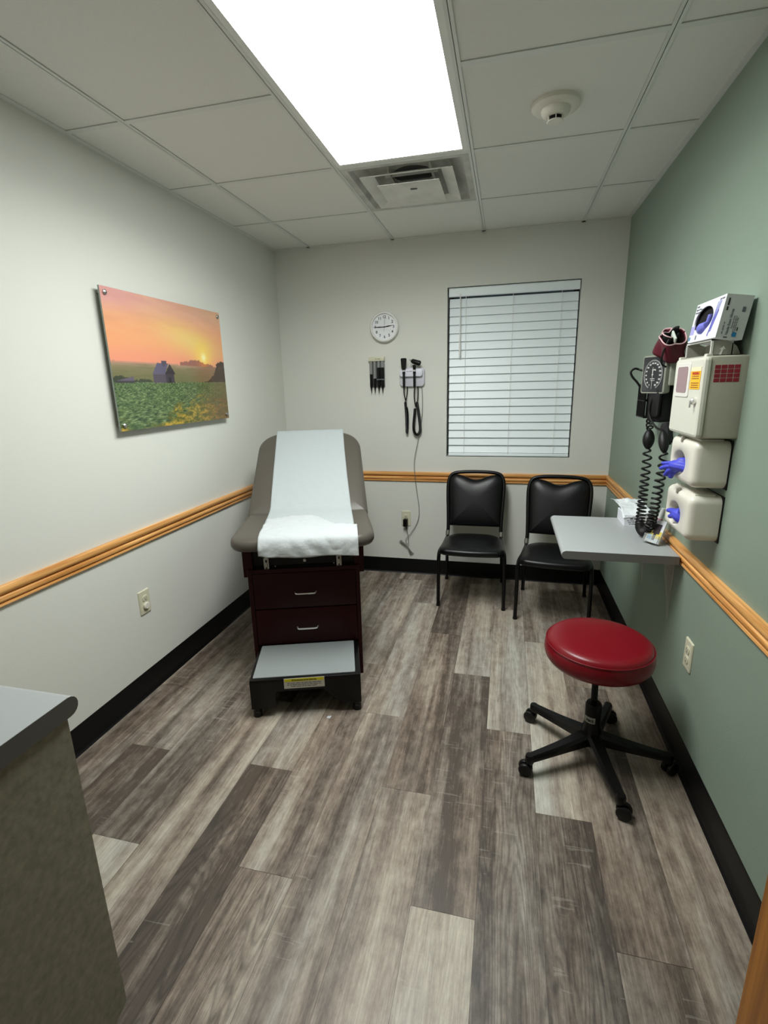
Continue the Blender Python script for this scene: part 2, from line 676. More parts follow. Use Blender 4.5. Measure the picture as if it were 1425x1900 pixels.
rail('trim_1', M_oaky, lambda t, d, z: (d, (-d, YF)[t], RZ + z))
rail('trim_2', M_oakx, lambda t, d, z: ((d, W - d)[t], -d, RZ + z))
rail('trim_3', M_oaky, lambda t, d, z: (W - d, (-d, YF)[t], RZ + z))
BP = [(0, 0), (.016, 0), (.014, .003), (.008, .010), (.0045, .020), (.0035, .030), (.0035, .112), (.002, .118), (0, .118)]
for nm, fn in (('baseboard_left', lambda t, d, z: (d, (-d, -2.985)[t], z)),
               ('baseboard_back', lambda t, d, z: ((d, W - d)[t], -d, z)),
               ('baseboard_right', lambda t, d, z: (W - d, (-d, YF)[t], z))):
    structure(MB().loft([[fn(t, d_, z) for d_, z in BP] for t in (0, 1)]).build(nm, M_base, smooth=50))

# ------------------------------------------------------------------ ceiling grid
G = 0.6096
XA, Y1 = 0.2684, -0.5796
xs = [0, XA, XA + G, XA + 2 * G, XA + 3 * G, W]
ys = [0, Y1, Y1 - G, Y1 - 2 * G, Y1 - 3 * G, Y1 - 4 * G, Y1 - 5 * G, YF]
cl = MB()
for i in range(5):
    for j in range(7):
        if i == 2 and j in (1, 2, 3):
            continue
        cl.box(xs[i] + 0.0105, xs[i + 1] - 0.0105, ys[j + 1] + 0.0105, ys[j] - 0.0105, H + 0.004, H + 0.02, 0.0015, 1)
cl.box(-0.02, W + 0.02, YF - 0.02, 0.02, H + 0.20, H + 0.22)
ceil = structure(cl.build('ceiling', M_tile, smooth=0))
gr = MB()
hw = 0.012
for x in xs[1:5]:
    gr.box(x - hw, x + hw, YF, 0, H, H + 0.003)
    gr.box(x - 0.001, x + 0.001, YF, 0, H, H + 0.035)
for j, y in enumerate(ys[1:7]):
    for i in range(5):
        if i == 2 and j in (2,):
            continue
        gr.box(xs[i] + (hw if i else 0), xs[i + 1] - (hw if i < 4 else 0), y - hw, y + hw, H + 0.0003, H + 0.003)
        gr.box(xs[i], xs[i + 1], y - 0.001, y + 0.001, H + 0.003, H + 0.035)
gr.box(0, 0.022, YF, 0, H, H + 0.003).box(W - 0.022, W, YF, 0, H, H + 0.003)
gr.box(0.022, W - 0.022, -0.022, 0, H, H + 0.003).box(0.022, W - 0.022, YF, YF + 0.022, H, H + 0.003)
gr.build('ceiling_grid', M_grid, ceil, smooth=0)

# ------------------------------------------------------------------ troffer light
lx0, lx1, ly0, ly1 = xs[2] + hw, xs[3] - hw, ys[4] + hw, ys[2] - hw
li = empty('ceiling_light', ((lx0 + lx1) / 2, (ly0 + ly1) / 2, H))
tag(li, 'large glowing rectangular troffer light set in the tile ceiling', 'ceiling light')
hx, hy = (lx1 - lx0) / 2, (ly1 - ly0) / 2
f = MB()
iw = 0.022
for a in ((-hx, hx, hy - iw, hy), (-hx, hx, -hy, -hy + iw), (-hx, -hx + iw, -hy + iw, hy - iw), (hx - iw, hx, -hy + iw, hy - iw)):
    f.box(a[0], a[1], a[2], a[3], 0.0012, 0.022)
f.box(-hx, hx, -hy, hy, 0.045, 0.06)
f.build('frame', M_white, li, smooth=0)
m_em = bpy.data.materials.new('lit_diffuser')
m_em.use_nodes = True
nt = m_em.node_tree
nt.nodes.remove(nt.nodes['Principled BSDF'])
em = nt.nodes.new('ShaderNodeEmission')
em.inputs[0].default_value = (0.965, 1.0, 0.965, 1)
em.inputs[1].default_value = TROFFER
nt.links.new(em.outputs[0], nt.nodes['Material Output'].inputs[0])
MB().box(-hx + iw - 0.002, hx - iw + 0.002, -hy + iw - 0.002, hy - iw + 0.002, 0.008, 0.012).build('diffuser', m_em, li, smooth=0)
ld = bpy.data.lights.new('lamp', 'AREA')
ld.shape = 'RECTANGLE'
ld.size, ld.size_y = 2 * (hx - iw), 2 * (hy - iw)
ld.energy = LAMP_W
ld.color = (0.965, 1.0, 0.975)
ld.spread = math.radians(LAMP_SPREAD)
lo_ = bpy.data.objects.new('lamp', ld)
COL.objects.link(lo_)
lo_.parent = li
lo_.location = (0, 0, 0.004)

# ------------------------------------------------------------------ air diffuser
vx, vy = (xs[2] + xs[3]) / 2, (ys[1] + ys[2]) / 2
ve = empty('air_vent', (vx, vy, H))
tag(ve, 'square stepped ceiling air diffuser smudged with grey dust behind the light', 'vent')
M_vent = mat('vent_metal', (222, 221, 215), 0.45, var=0.10, vscale=9)
M_ventd = mat('vent_metal_dusty', (196, 195, 190), 0.6, var=0.22, vscale=10)


def sq(h, z):
    return [(-h, -h, z), (h, -h, z), (h, h, z), (-h, h, z)]


g = G / 2 - hw
MB().loft([sq(g, 0.002), sq(g - 0.030, 0.002), sq(g - 0.045, 0.020), sq(g - 0.10, 0.045), sq(0.118, 0.055)], cap0=False, cap1=False).build('back_pan', M_ventd, ve, smooth=0)
dk = MB()
dk.loft([[(0.118 * max(-1, min(1, 1.42 * math.cos(a))), 0.118 * max(-1, min(1, 1.42 * math.sin(a))), 0.055) for a in [2 * PI * k / 48 for k in range(48)]],
         [(0.100 * math.cos(a), 0.100 * math.sin(a), 0.056) for a in [2 * PI * k / 48 for k in range(48)]]], cap0=False, cap1=False)
dk.build('neck_plate', M_ventd, ve, smooth=0)
MB().lathe([(0.100, 0.054), (0.100, 0.18), (0.0, 0.18)], 40).build('duct_neck', mat('dark_duct', (70, 70, 72), 0.6), ve)
c1 = MB().loft([sq(0.218, -0.014), sq(0.215, -0.014), sq(0.160, 0.004), sq(0.158, 0.007), sq(0.158, 0.009), sq(0.161, 0.007), sq(0.213, -0.010),
                sq(0.218, -0.014)], cap0=False, cap1=False)
c1.build('outer_cone', M_vent, ve, smooth=0)
c2 = MB().loft([sq(0.0001, -0.026), sq(0.085, -0.026), sq(0.148, -0.032), sq(0.148, -0.030), sq(0.085, -0.022), sq(0.0001, -0.022)], cap0=False, cap1=False)
c2.build('inner_cone', M_vent, ve, smooth=0)
dm = MB().box(-0.004, 0.028, -0.055, -0.047, -0.0305, -0.0280)
dm.build('damper_knob', M_grayink, ve, smooth=0)
st = MB()
for s in (-1, 1):
    st.box(s * 0.10 - 0.003, s * 0.10 + 0.003, -0.13, 0.13, 0.03, 0.05)
    st.box(-0.13, 0.13, s * 0.06 - 0.002, s * 0.06 + 0.002, 0.03, 0.05)
st.build('support_bars', M_vent, ve, smooth=0)

# ------------------------------------------------------------------ smoke detector
sd = empty('smoke_detector', (1.807, -1.478, H))
tag(sd, 'round cream smoke detector on a ceiling tile near the green wall', 'smoke detector')
MB().lathe([(0.0, 0.004), (0.083, 0.004), (0.083, -0.010), (0.078, -0.015), (0.062, -0.018), (0.0, -0.018)], 48).build('base', M_cream, sd)
MB().lathe([(0.0, -0.016), (0.052, -0.016), (0.049, -0.028), (0.040, -0.037), (0.030, -0.040), (0.0, -0.040)], 40).build('housing', M_cream, sd)
MB().lathe([(0.0, -0.038), (0.024, -0.038), (0.024, -0.050), (0.0, -0.050)], 32).build('sensing_chamber', M_dark, sd)
cg = MB()
for k in range(6):
    a = k * PI / 3
    cg.box(-0.0015, 0.0015, 0.024, 0.029, -0.054, -0.038, M=Matrix.Rotation(a, 4, 'Z'))
cg.lathe([(0.0, -0.052), (0.027, -0.052), (0.029, -0.054), (0.027, -0.056), (0.0, -0.056)], 32)
cg.build('cage', M_cream, sd)

# ------------------------------------------------------------------ window blind
bl = empty('window_blind', ((WX0 + WX1) / 2 + 0.002, 0.03, WZ0))
tag(bl, 'closed white faux wood horizontal blind filling the window', 'blind')
bx = (WX1 - WX0) / 2 - 0.011
bz = WZ1 - WZ0
hr_ = MB()
hr_.pad(bx + 0.004, 0.028, 0.006, [(0, 0)], n=2) if False else None
hr_.loft([[(x, y, z) for y, z in ((-0.026, bz - 0.062), (-0.030, bz - 0.058), (-0.030, bz - 0.012), (-0.024, bz - 0.006), (0.03, bz - 0.006),
                                  (0.03, bz - 0.040), (-0.016, bz - 0.040), (-0.018, bz - 0.062))] for x in (-bx - 0.002, bx + 0.002)])
hr_.build('valance', M_blind, bl, smooth=40)
sl = MB()
NS = 19
pitch = (2.012 - 0.958) / NS
for k in range(NS):
    zc = 2.012 - WZ0 - (k + 0.5) * pitch - 0.001
    tilt = math.radians(76.5 + 0.12 * random.uniform(-3, 3) - (4.5 if k == NS - 1 else 0) - (1.5 if k in (16, 17) else 0))
    Mx = Matrix.Translation((0, 0, zc)) @ Matrix.Rotation(tilt, 4, 'X') @ Matrix.Translation((0, 0, 0))
    hwid = pitch / 2 * (1.075 if k < 15 else 1.05 if k < 17 else 1.0)
    sl.box(-bx, bx, -hwid, hwid, -0.0014, 0.0014, 0.001, 1, M=Mx)
sl.build('slats', M_blind, bl, smooth=0)
MB().box(-bx, bx, -0.018, 0.018, 0.006, 0.026, 0.004, 2).build('bottom_rail', M_blind, bl)
for xx in (1.377, 1.688, 1.995):
    c = MB()
    c.cyl((xx - (WX0 + WX1) / 2, -0.0205, 0.02), (xx - (WX0 + WX1) / 2, -0.0205, bz - 0.05), 0.0012, seg=6)
    c.build('ladder_cord', M_white, bl)
wd = MB()
wx_ = 1.340 - (WX0 + WX1) / 2
wd.cyl((wx_, -0.034, bz - 0.045), (wx_, -0.036, 0.735), 0.0038, seg=8)
wd.cyl((wx_, -0.036, 0.79), (wx_, -0.036, 0.700), 0.0055, 0.0065, seg=8)
wd.build('tilt_wand', M_white, bl)

# ------------------------------------------------------------------ wall clock
ck = empty('wall_clock', (0.812, 0, 1.850))
tag(ck, 'round white wall clock on the back wall reading a quarter to three', 'clock')
# local frame: X right, Y up -> out of the wall is -y world
CKM = frame((0, 0, 0), (1, 0, 0), (0, 0, 1))        # z axis -> -y
MB().lathe([(0, 0.0), (0.100, 0.0), (0.104, 0.012), (0.103, 0.028), (0.097, 0.036), (0.090, 0.036), (0.087, 0.028), (0.087, 0.020), (0, 0.020)],
           56, M=CKM).build('case', M_white, ck)
MB().lathe([(0, 0.021), (0.0875, 0.021), (0.0875, 0.0215), (0, 0.0215)], 48, M=CKM).build('face', mat('clock_face', (236, 238, 242), 0.5), ck)
nums = []
for k in range(1, 13):
    a = PI / 2 - k * PI / 6
    nums.append(text('numeral', str(k), 0.0265, CKM @ Matrix.Translation((0.0665 * math.cos(a), 0.0665 * math.sin(a), 0.0222)), M_ink, ck, bold=0.0004))


def hand(name, ang, L, tail, w, m, z):
    a = math.radians(90 - ang)
    Mh = CKM @ Matrix.Rotation(a, 4, 'Z')
    mb = MB()
    mb.prism([(-tail, -w * 0.4, z), (L * 0.45, -w, z), (L, -w * 0.25, z), (L, w * 0.25, z), (L * 0.45, w, z), (-tail, w * 0.4, z)], (0, 0, 0.0008), M=Mh)
    return mb.build(name, m, ck, smooth=0)


hand('minute_hand', 270, 0.078, 0.012, 0.0034, M_ink, 0.0245)
hand('hour_hand', 82, 0.060, 0.012, 0.0040, M_ink, 0.0235)
hand('second_hand', 5, 0.070, 0.032, 0.0009, M_grayink, 0.0258)
MB().lathe([(0, 0.022), (0.004, 0.022), (0.004, 0.028), (0, 0.028)], 16, M=CKM).build('hub', M_ink, ck)

# ------------------------------------------------------------------ speculum dispenser
sp = empty('speculum_dispenser', (0.7475, 0, 1.44))
tag(sp, 'slim wall dispenser of black ear specula below the clock', 'dispenser')
MB().box(-0.056, 0.056, -0.012, 0, 0.0, 0.185, 0.002).build('back_plate', mat('smoky_grey', (96, 97, 96), 0.3), sp)
MB().box(-0.058, 0.058, -0.030, 0, 0.180, 0.210, 0.004).build('cap', M_almond, sp)
print_lines('cap_mark', [0.04], Matrix.Translation((0.012, -0.0303, 0.195)) @ CKM, M_grayink, sp, lh=0.009)
for k, (fill, rr) in enumerate(((0.09, 0.0105), (0.06, 0.0105), (0.135, 0.0125), (0.135, 0.0125))):
    x = -0.042 + k * 0.0275 + (0.002 if k > 1 else 0)
    tb = MB().tube([(x, -0.020, 0.183), (x, -0.020, fill)], 0.0105, 12)
    o = tb.build('tube', mat('clear_tube', (150, 152, 150), 0.15, alpha=0.85), sp)
    b_ = MB().tube([(x, -0.020, fill), (x, -0.020, 0.012)], rr, 14)
    b_.tube([(x, -0.020, 0.013), (x, -0.020, 0.004), (x, -0.022, -0.018), (x, -0.022, -0.045)], [rr, rr * 0.8, 0.0045, 0.0022], 12)
    b_.build('specula', M_black, sp)
if True:
    MB().box(0.002, 0.056, -0.0335, -0.006, 0.048, 0.056, 0.001).build('label_band', M_grayink, sp)

# ------------------------------------------------------------------ diagnostic wall set
dg_ = empty('diagnostic_set', (1.008, 0, 1.434))
tag(dg_, 'white wall transformer holding an otoscope and ophthalmoscope on black cords', 'medical instrument')
body = MB()
BM = CKM
body.pad(0.090, 0.066, 0.028, [(0.004, 0), (0, 0.004), (0, 0.020), (0.003, 0.026), (0.010, 0.028)], M=Matrix.Translation((0, 0, 0.068)) @ BM)
body.build('transformer_body', mat('light_grey_plastic', (205, 205, 214), 0.35), dg_)
fc = MB()
fc.pad(0.084, 0.028, 0.020, [(0, 0.024), (0, 0.046), (0.004, 0.052), (0.012, 0.054)], M=Matrix.Translation((-0.004, 0, 0.098)) @ BM)
fc.build('handle_shelf', mat('lilac_white_plastic', (226, 226, 238), 0.3), dg_)
print_lines('shelf_mark', [0.045], Matrix.Translation((-0.012, -0.0545, 0.108)) @ BM, M_grayink, dg_, lh=0.010)


def handle(xh, kind):
    h = MB()
    h.tube([(xh, -0.062, 0.094), (xh, -0.062, 0.076), (xh, -0.062, 0.068), (xh, -0.062, -0.004)], [0.0075, 0.0085, 0.0095, 0.0085], 14)
    o = h.build('handle', M_black, dg_)
    s = MB().cyl((xh, -0.062, 0.124), (xh, -0.062, 0.062), 0.0075, seg=14)
    s.build('steel_sleeve', M_chrome, o)
    MB().cyl((xh, -0.062, 0.106), (xh, -0.062, 0.092), 0.0105, seg=14).build('collar', M_black, o)
    hd = MB()
    if kind == 'oph':
        Mh = Matrix.Translation((xh, -0.062, 0.158)) @ BM
        hd.pad(0.020, 0.040, (0.008, 0.008, 0.012, 0.012), [(0.003, -0.012), (0, -0.009), (0, 0.009), (0.004, 0.013)], M=Mh,
               fn=lambda x, y, z: (x * (1 if y > -0.01 else 1 + (y + 0.01) * 14), y, z))
    else:
        hd.tube([(xh, -0.062, 0.118), (xh, -0.062, 0.150)], [0.010, 0.012], 14)
        hd.tube([(xh + 0.043, -0.058, 0.158), (xh + 0.038, -0.060, 0.160), (xh - 0.012, -0.064, 0.176), (xh - 0.022, -0.066, 0.180)],
                [0.013, 0.0185, 0.016, 0.009], 16)
    hd.build('head', M_black, o)
    if kind == 'oto':
        MB().tube([(xh - 0.020, -0.066, 0.179), (xh - 0.034, -0.067, 0.186)], [0.007, 0.002], 12).build('specula_tip', mat('clear_grey', (150, 155, 150), 0.2), o)
    return o


h1 = handle(-0.052, 'oph')
h2 = handle(0.024, 'oto')


def coil(path, r, wire, pitchf, seg=6, step=14):
    """helix wound about a path; pitchf(i/n) = metres per turn"""
    P = smoothpath(path, 24)
    L = [0.0]
    for a, b_ in zip(P[:-1], P[1:]):
        L.append(L[-1] + (b_ - a).length)
    tot = L[-1]
    pts = []
    s, ph = 0.0, 0.0
    i = 0
    prev = None
    while s < tot:
        while i < len(L) - 2 and L[i + 1] < s:
            i += 1
        f_ = (s - L[i]) / max(1e-9, L[i + 1] - L[i])
        c = P[i].lerp(P[i + 1], f_)
        t = (P[min(i + 2, len(P) - 1)] - P[max(0, i - 1)]).normalized()
        if prev is None:
            a0 = Vector((1, 0, 0)) if abs(t.x) < 0.9 else Vector((0, 1, 0))
            u = (a0 - t * a0.dot(t)).normalized()
        else:
            u = (prev - t * prev.dot(t)).normalized()
        prev = u
        v = t.cross(u)
        rr = r * min(1, 0.3 + s / 0.01, 0.3 + (tot - s) / 0.01)
        pts.append(c + u * (rr * math.cos(ph)) + v * (rr * math.sin(ph)))
        p_ = pitchf(s / tot)
        s += p_ / step
        ph += 2 * PI / step
    mb = MB()
    mb.tube(pts, wire, seg)
    return mb


# cords: thin leads and tightly coiled hanging lengths
c = MB()
c.tube(smoothpath([(-0.052, -0.062, -0.004), (-0.052, -0.060, -0.045), (-0.044, -0.050, -0.092)], 6), [0.0055, 0.005, 0.005] + [0.004] * 10, 8)
c.tube(smoothpath([(-0.036, -0.012, 0.004), (-0.038, -0.020, -0.045), (-0.044, -0.045, -0.100)], 6), 0.0040, 8)
c.bm.verts.ensure_lookup_table()
o = c.build('lead', M_black, h1)
coil([(-0.047, -0.045, -0.102), (-0.042, -0.035, -0.20), (-0.041, -0.030, -0.325)], 0.0075, 0.0028, lambda t: 0.0050).build('coiled_cord', M_black, h1)
coil([(-0.038, -0.045, -0.140), (-0.036, -0.025, -0.22), (-0.040, -0.030, -0.333)], 0.0072, 0.0028, lambda t: 0.0050).build('coiled_cord', M_black, h1)
c = MB()
c.tube(smoothpath([(0.024, -0.062, -0.004), (0.021, -0.058, -0.060), (0.024, -0.050, -0.110), (0.031, -0.045, -0.142)], 6), 0.0045, 8)
c.tube(smoothpath([(0.040, -0.012, 0.004), (0.042, -0.020, -0.050), (0.040, -0.035, -0.102)], 6), 0.0042, 8)
c.build('lead', M_black, h2)
coil([(0.036, -0.040, -0.104), (0.046, -0.035, -0.17), (0.057, -0.030, -0.27), (0.055, -0.030, -0.318), (0.034, -0.030, -0.340), (0.014, -0.030, -0.318),
      (0.010, -0.030, -0.27), (0.019, -0.036, -0.19), (0.023, -0.042, -0.150)], 0.0078, 0.0029, lambda t: 0.0050).build('coiled_cord', M_black, h2)

# transformer power cord, down to the adapter in the outlet
ox, oz = 0.9485, 0.448                     # back wall outlet centre


def dgp(x, y, z):
    return (x - 1.008, y, z - 1.434)


pc = MB()
pc.tube(smoothpath([dgp(1.075, -0.012, 1.44), dgp(1.080, -0.012, 1.36), dgp(1.076, -0.014, 1.22), dgp(1.045, -0.020, 1.04), dgp(1.020, -0.028, 0.90),
                    dgp(1.024, -0.030, 0.79), dgp(1.037, -0.020, 0.66), dgp(1.052, -0.012, 0.53), dgp(1.040, -0.012, 0.43),
                    dgp(0.985, -0.014, 0.33), dgp(0.950, -0.016, 0.29), dgp(0.948, -0.016, 0.255), dgp(0.962, -0.014, 0.24)], 8), 0.0022, 6)
pc.build('power_cord', M_cord, dg_)
bn = MB()
for k in range(5):
    off = (k - 2) * 0.0045
    bn.tube(smoothpath([dgp(0.895 + abs(off), -0.014, 0.262 + off), dgp(0.935, -0.016 - 0.004 * (k % 2), 0.240 + off * 0.7), dgp(0.962, -0.018, 0.216 + off * 0.4),
                        dgp(0.980 + off, -0.014, 0.180), dgp(0.994 + off * 1.5, -0.012, 0.160 + off)], 5), 0.0022, 6)
bn.tube(smoothpath([dgp(0.896, -0.012, 0.268), dgp(0.908, -0.012, 0.262), dgp(0.915, -0.012, 0.272)], 4), 0.0022, 6)
bn.tube(smoothpath([dgp(0.958, -0.03, 0.365), dgp(0.964, -0.018, 0.31), dgp(0.967, -0.016, 0.24)], 5), 0.0022, 6)
bn.build('cord_bundle', M_cord, dg_)
ad = MB().box(-0.017, 0.017, -0.045, -0.0065, -0.045, 0.012, 0.004, M=Matrix.Translation(dgp(ox - 0.001, 0, oz - 0.012)))
ad.tube([dgp(ox + 0.004, -0.03, oz - 0.055), dgp(ox + 0.006, -0.03, oz - 0.085)], [0.005, 0.003], 8)
ad.build('power_adapter', M_black, dg_)


# ------------------------------------------------------------------ outlets
def outlet(loc, rz, label, extra=None):
    e_ = empty('power_outlet', loc, rz)
    tag(e_, label, 'outlet')
    M0 = CKM
    MB().pad(0.036, 0.059, 0.004, [(0, 0.0), (0, 0.003), (0.003, 0.0065), (0.006, 0.0068)], M=M0).build('cover_plate', M_almond, e_)
    for s in (1, -1):
        if extra == 'adapter' and s == -1:
            continue
        sk = MB().pad(0.0165, 0.0145, 0.010, [(0, 0.006), (0, 0.0090), (0.001, 0.0095)], M=M0 @ Matrix.Translation((0, s * 0.0195, 0)))
        so = sk.build('socket', M_almond, e_)
        if not (extra == 'cap' and s == -1):
            sl_ = MB()
            for q in (-0.0065, 0.0065):
                sl_.box(q - 0.001, q + 0.001, -0.0035 + 0.003, 0.0045 + 0.003, 0.0093, 0.0099, M=M0 @ Matrix.Translation((0, s * 0.0195, 0)))
            sl_.lathe([(0, 0.0093), (0.0024, 0.0093), (0.0024, 0.0099), (0, 0.0099)], 10, M=M0 @ Matrix.Translation((0, s * 0.0195 - 0.007, 0)))
            sl_.build('slots', M_dark, so, smooth=0)
    if extra == 'cap':
        MB().lathe([(0, 0.009), (0.018, 0.009), (0.018, 0.015), (0.014, 0.018), (0, 0.018)], 28,
                   M=M0 @ Matrix.Translation((0, -0.019, 0))).build('outlet_cap', M_cream, e_)
    MB().lathe([(0, 0.0065), (0.003, 0.0065), (0.0025, 0.0078), (0, 0.0078)], 12, M=M0).build('screw', M_cream, e_)
    return e_


outlet((0, -1.762, 0.462), PI / 2, 'almond outlet low on the left wall with a round white cap', 'cap')
outlet((ox, 0, oz), 0, 'almond outlet on the back wall with a black adapter plugged in', 'adapter')
outlet((W, -1.762, 0.449), -PI / 2, 'empty almond outlet low on the green wall beside the red stool')


# ------------------------------------------------------------------ sunset picture
def clamp(x, a=0.0, b=1.0):
    return max(a, min(b, x))


def mix(a, b, t):
    t = clamp(t)
    return tuple(x + (y - x) * t for x, y in zip(a, b))


def sst(a, b, x):
    t = clamp((x - a) / (b - a))
    return t * t * (3 - 2 * t)


def fb(x, y, s=1.0, z=0.0):
    return noise.fractal((x * s, y * s, z), 0.7, 2.0, 5)


def picture(u, v):
    if v > 0.494:
        t = (v - 0.494) / 0.506
        c = mix((236, 150, 118), (238, 164, 116), sst(0, 0.35, t))
        c = mix(c, (228, 168, 140), sst(0.35, 1.0, t))
        c = mix(c, (222, 160, 158), sst(0.62, 0.95, t) * (1 - u) * 1.2)
        c = mix(c, (208, 160, 132), sst(0.6, 1, t) * u)
        g = math.exp(-((u - 0.70 + (t - 0.35) * 0.55) / 0.24) ** 2) * math.exp(-((t - 0.42) / 0.27) ** 2)
        c = mix(c, (234, 200, 118), g * 0.95)
        w = fb(u * 1.6 + v * 1.2, v * 5, 1.6)
        c = mix(c, (236, 190, 140), clamp(w * 0.8) * 0.5 * sst(0.2, 0.6, t))
        c = mix(c, (204, 148, 118), clamp(-w * 0.8) * 0.4 * sst(0.3, 0.7, t))
        d2 = math.hypot((u - 0.774) * 1.5, v - 0.572)
        c = mix(c, (250, 214, 90), math.exp(-(d2 / 0.13) ** 2) * 0.9)
        c = mix(c, (255, 246, 190), math.exp(-(d2 / 0.035) ** 2))
        c = mix(c, (222, 150, 130), sst(0.05, 0, t) * 0.5)
        top = 0.508 + 0.036 * math.exp(-((u - 0.67) / 0.11) ** 2) + 0.014 * fb(u, 0, 30)
        if 0.53 < u < 0.87 and v < top and v < 0.51 + (0.87 - u) * 0.5:
            c = mix((150, 96, 84), (196, 120, 70), math.exp(-((u - 0.77) / 0.05) ** 2))
        if u < 0.52 and v < 0.502 + 0.008 * clamp(fb(u, 1, 16)):
            c = mix(c, (168, 128, 106), 0.6)
    else:
        t = v / 0.494
        if v > 0.352:
            q = (v - 0.352) / 0.142
            c = mix((104, 104, 62), (134, 122, 92), q)
            c = mix(c, (176, 140, 118), sst(0.7, 1.0, q) * 0.7)
            c = mix(c, (150, 100, 74), sst(0.55, 0.8, u) * 0.55)
            c = mix(c, (92, 92, 56), clamp(fb(u * 2, v * 14, 3)) * 0.35)
            hb = 0.352 + 0.055 * clamp(1 - abs(u - 0.05) / 0.12) + 0.034 * clamp(1 - abs(u - 0.22) / 0.09) + 0.012 * fb(u, v, 30)
            if v < hb and u < 0.30:
                c = (52, 58, 40)
        else:
            dp = 1.0 / (0.43 - v)
            px_, py_ = (u - 0.4) * dp * 9, dp * 11
            n = fb(u * 6, v * 14, 2.4)
            n2 = noise.noise((px_, py_, 2)) + 0.6 * noise.noise((px_ * 2.3, py_ * 2.3, 7))
            c = mix((66, 92, 48), (104, 124, 72), 0.45 + 0.55 * n)
            c = mix(c, (34, 56, 30), clamp(n2 * 1.7))
            c = mix(c, (158, 172, 124), clamp(-n2 * 1.3 - 0.10))
            c = mix(c, (112, 92, 50), sst(0.55, 1.0, u + (0.3 - v) * 0.25) * 0.7)
            yb = 0.01 + 0.19 * sst(0.22, 0.62, u) + 0.10 * fb(u * 2, v * 3, 5)
            if v < yb:
                k = clamp(0.5 + fb(u * 5, v * 9, 3))
                c = mix(mix((84, 88, 34), (196, 160, 56), k), c, sst(0.05, 0.0, yb - v) * 0.7)
                c = mix(c, (116, 84, 50), sst(0.60, 0.95, u) * 0.8)
                c = mix(c, (70, 84, 30), clamp(noise.noise((u * 50, v * 60, 5)) * 1.5))
    # right hand trees
    tr = 0.352 + 0.197 * clamp(1 - ((1.0 - u - 0.03) / 0.13) ** 2) if u > 0.86 else 0.352
    if 0.76 < u <= 0.92:
        tr = max(tr, 0.352 + 0.075 * sst(0.76, 0.88, u))
    if v < tr + 0.022 * fb(u, v, 22) and v > 0.35 and u > 0.755:
        c = mix((62, 44, 34), (92, 60, 44), clamp(fb(u, v, 14)))
    # barn
    if 0.289 < u < 0.465 and 0.348 < v < 0.42:
        c = (88, 78, 92) if u < 0.391 else (62, 52, 62)
        if int(v * 130) % 2 == 0:
            c = mix(c, (50, 44, 54), 0.35)
        if 0.415 < u < 0.44 and v < 0.395:
            c = (30, 24, 28)
    if 0.415 < v < 0.501:
        s_ = (v - 0.417) / 0.084
        if 0.286 + 0.046 * s_ < u < 0.400 + 0.036 * s_ - 0.012:
            c = (92, 86, 112)
        elif 0.388 + 0.048 * s_ <= u < 0.480 - 0.044 * s_:
            c = (48, 40, 48)
    if 0.368 < u < 0.411 and 0.497 < v < 0.524 or (0.375 < u < 0.400 and 0.475 < v < 0.5):
        c = (78, 70, 86)
    # low shed
    if 0.012 < u < 0.143 and 0.347 < v < 0.352 + 0.040 * clamp((u + 0.02) / 0.15):
        c = (96, 86, 104) if v > 0.362 else (54, 48, 52)
    return c


pt = empty('wall_picture', (0.0, -1.330, 1.5795))
tag(pt, 'frameless print of an orange sunset over a farm field and barn', 'picture')
PWD, PHT = 0.895, 0.598
NU, NV = 300, 200
bm = bmesh.new()
lay = bm.verts.layers.float_color.new('ink')
vs = [[bm.verts.new((0.0322, -PWD / 2 + PWD * i / NU, -PHT / 2 + PHT * j / NV)) for j in range(NV + 1)] for i in range(NU + 1)]
for i in range(NU + 1):
    for j in range(NV + 1):
        vs[i][j][lay] = lin([clamp(x, 0, 255) for x in picture(i / NU, j / NV)]) + (1,)
for i in range(NU):
    for j in range(NV):
        bm.faces.new((vs[i][j], vs[i + 1][j], vs[i + 1][j + 1], vs[i][j + 1]))
me = bpy.data.meshes.new('printed_face')
bm.to_mesh(me)
bm.free()
mp_ = bpy.data.materials.new('printed_sunset')
mp_.use_nodes = True
nt = mp_.node_tree
a_ = nt.nodes.new('ShaderNodeVertexColor')
a_.layer_name = 'ink'
pb = nt.nodes['Principled BSDF']
nt.links.new(a_.outputs[0], pb.inputs['Base Color'])
pb.inputs['Roughness'].default_value = 0.35
pb.inputs['Coat Weight'].default_value = 0.6
pb.inputs['Coat Roughness'].default_value = 0.08
me.materials.append(mp_)
o = bpy.data.objects.new('printed_face', me)
COL.objects.link(o)
o.parent = pt
MB().box(0.024, 0.032, -PWD / 2, PWD / 2, -PHT / 2, PHT / 2, 0.0006, 1).build('panel', mat('acrylic_edge', (150, 160, 150), 0.2), pt)
for sy in (-1, 1):
    for sz in (-1, 1):
        MB().lathe([(0, 0), (0.008, 0), (0.008, 0.033), (0.0105, 0.033), (0.0105, 0.038), (0.006, 0.042), (0, 0.043)], 20,
                   M=frame((0, sy * (PWD / 2 - 0.024), sz * (PHT / 2 - 0.024)), (0, 1, 0), (0, 0, 1))).build('standoff_bolt', M_steel, pt)

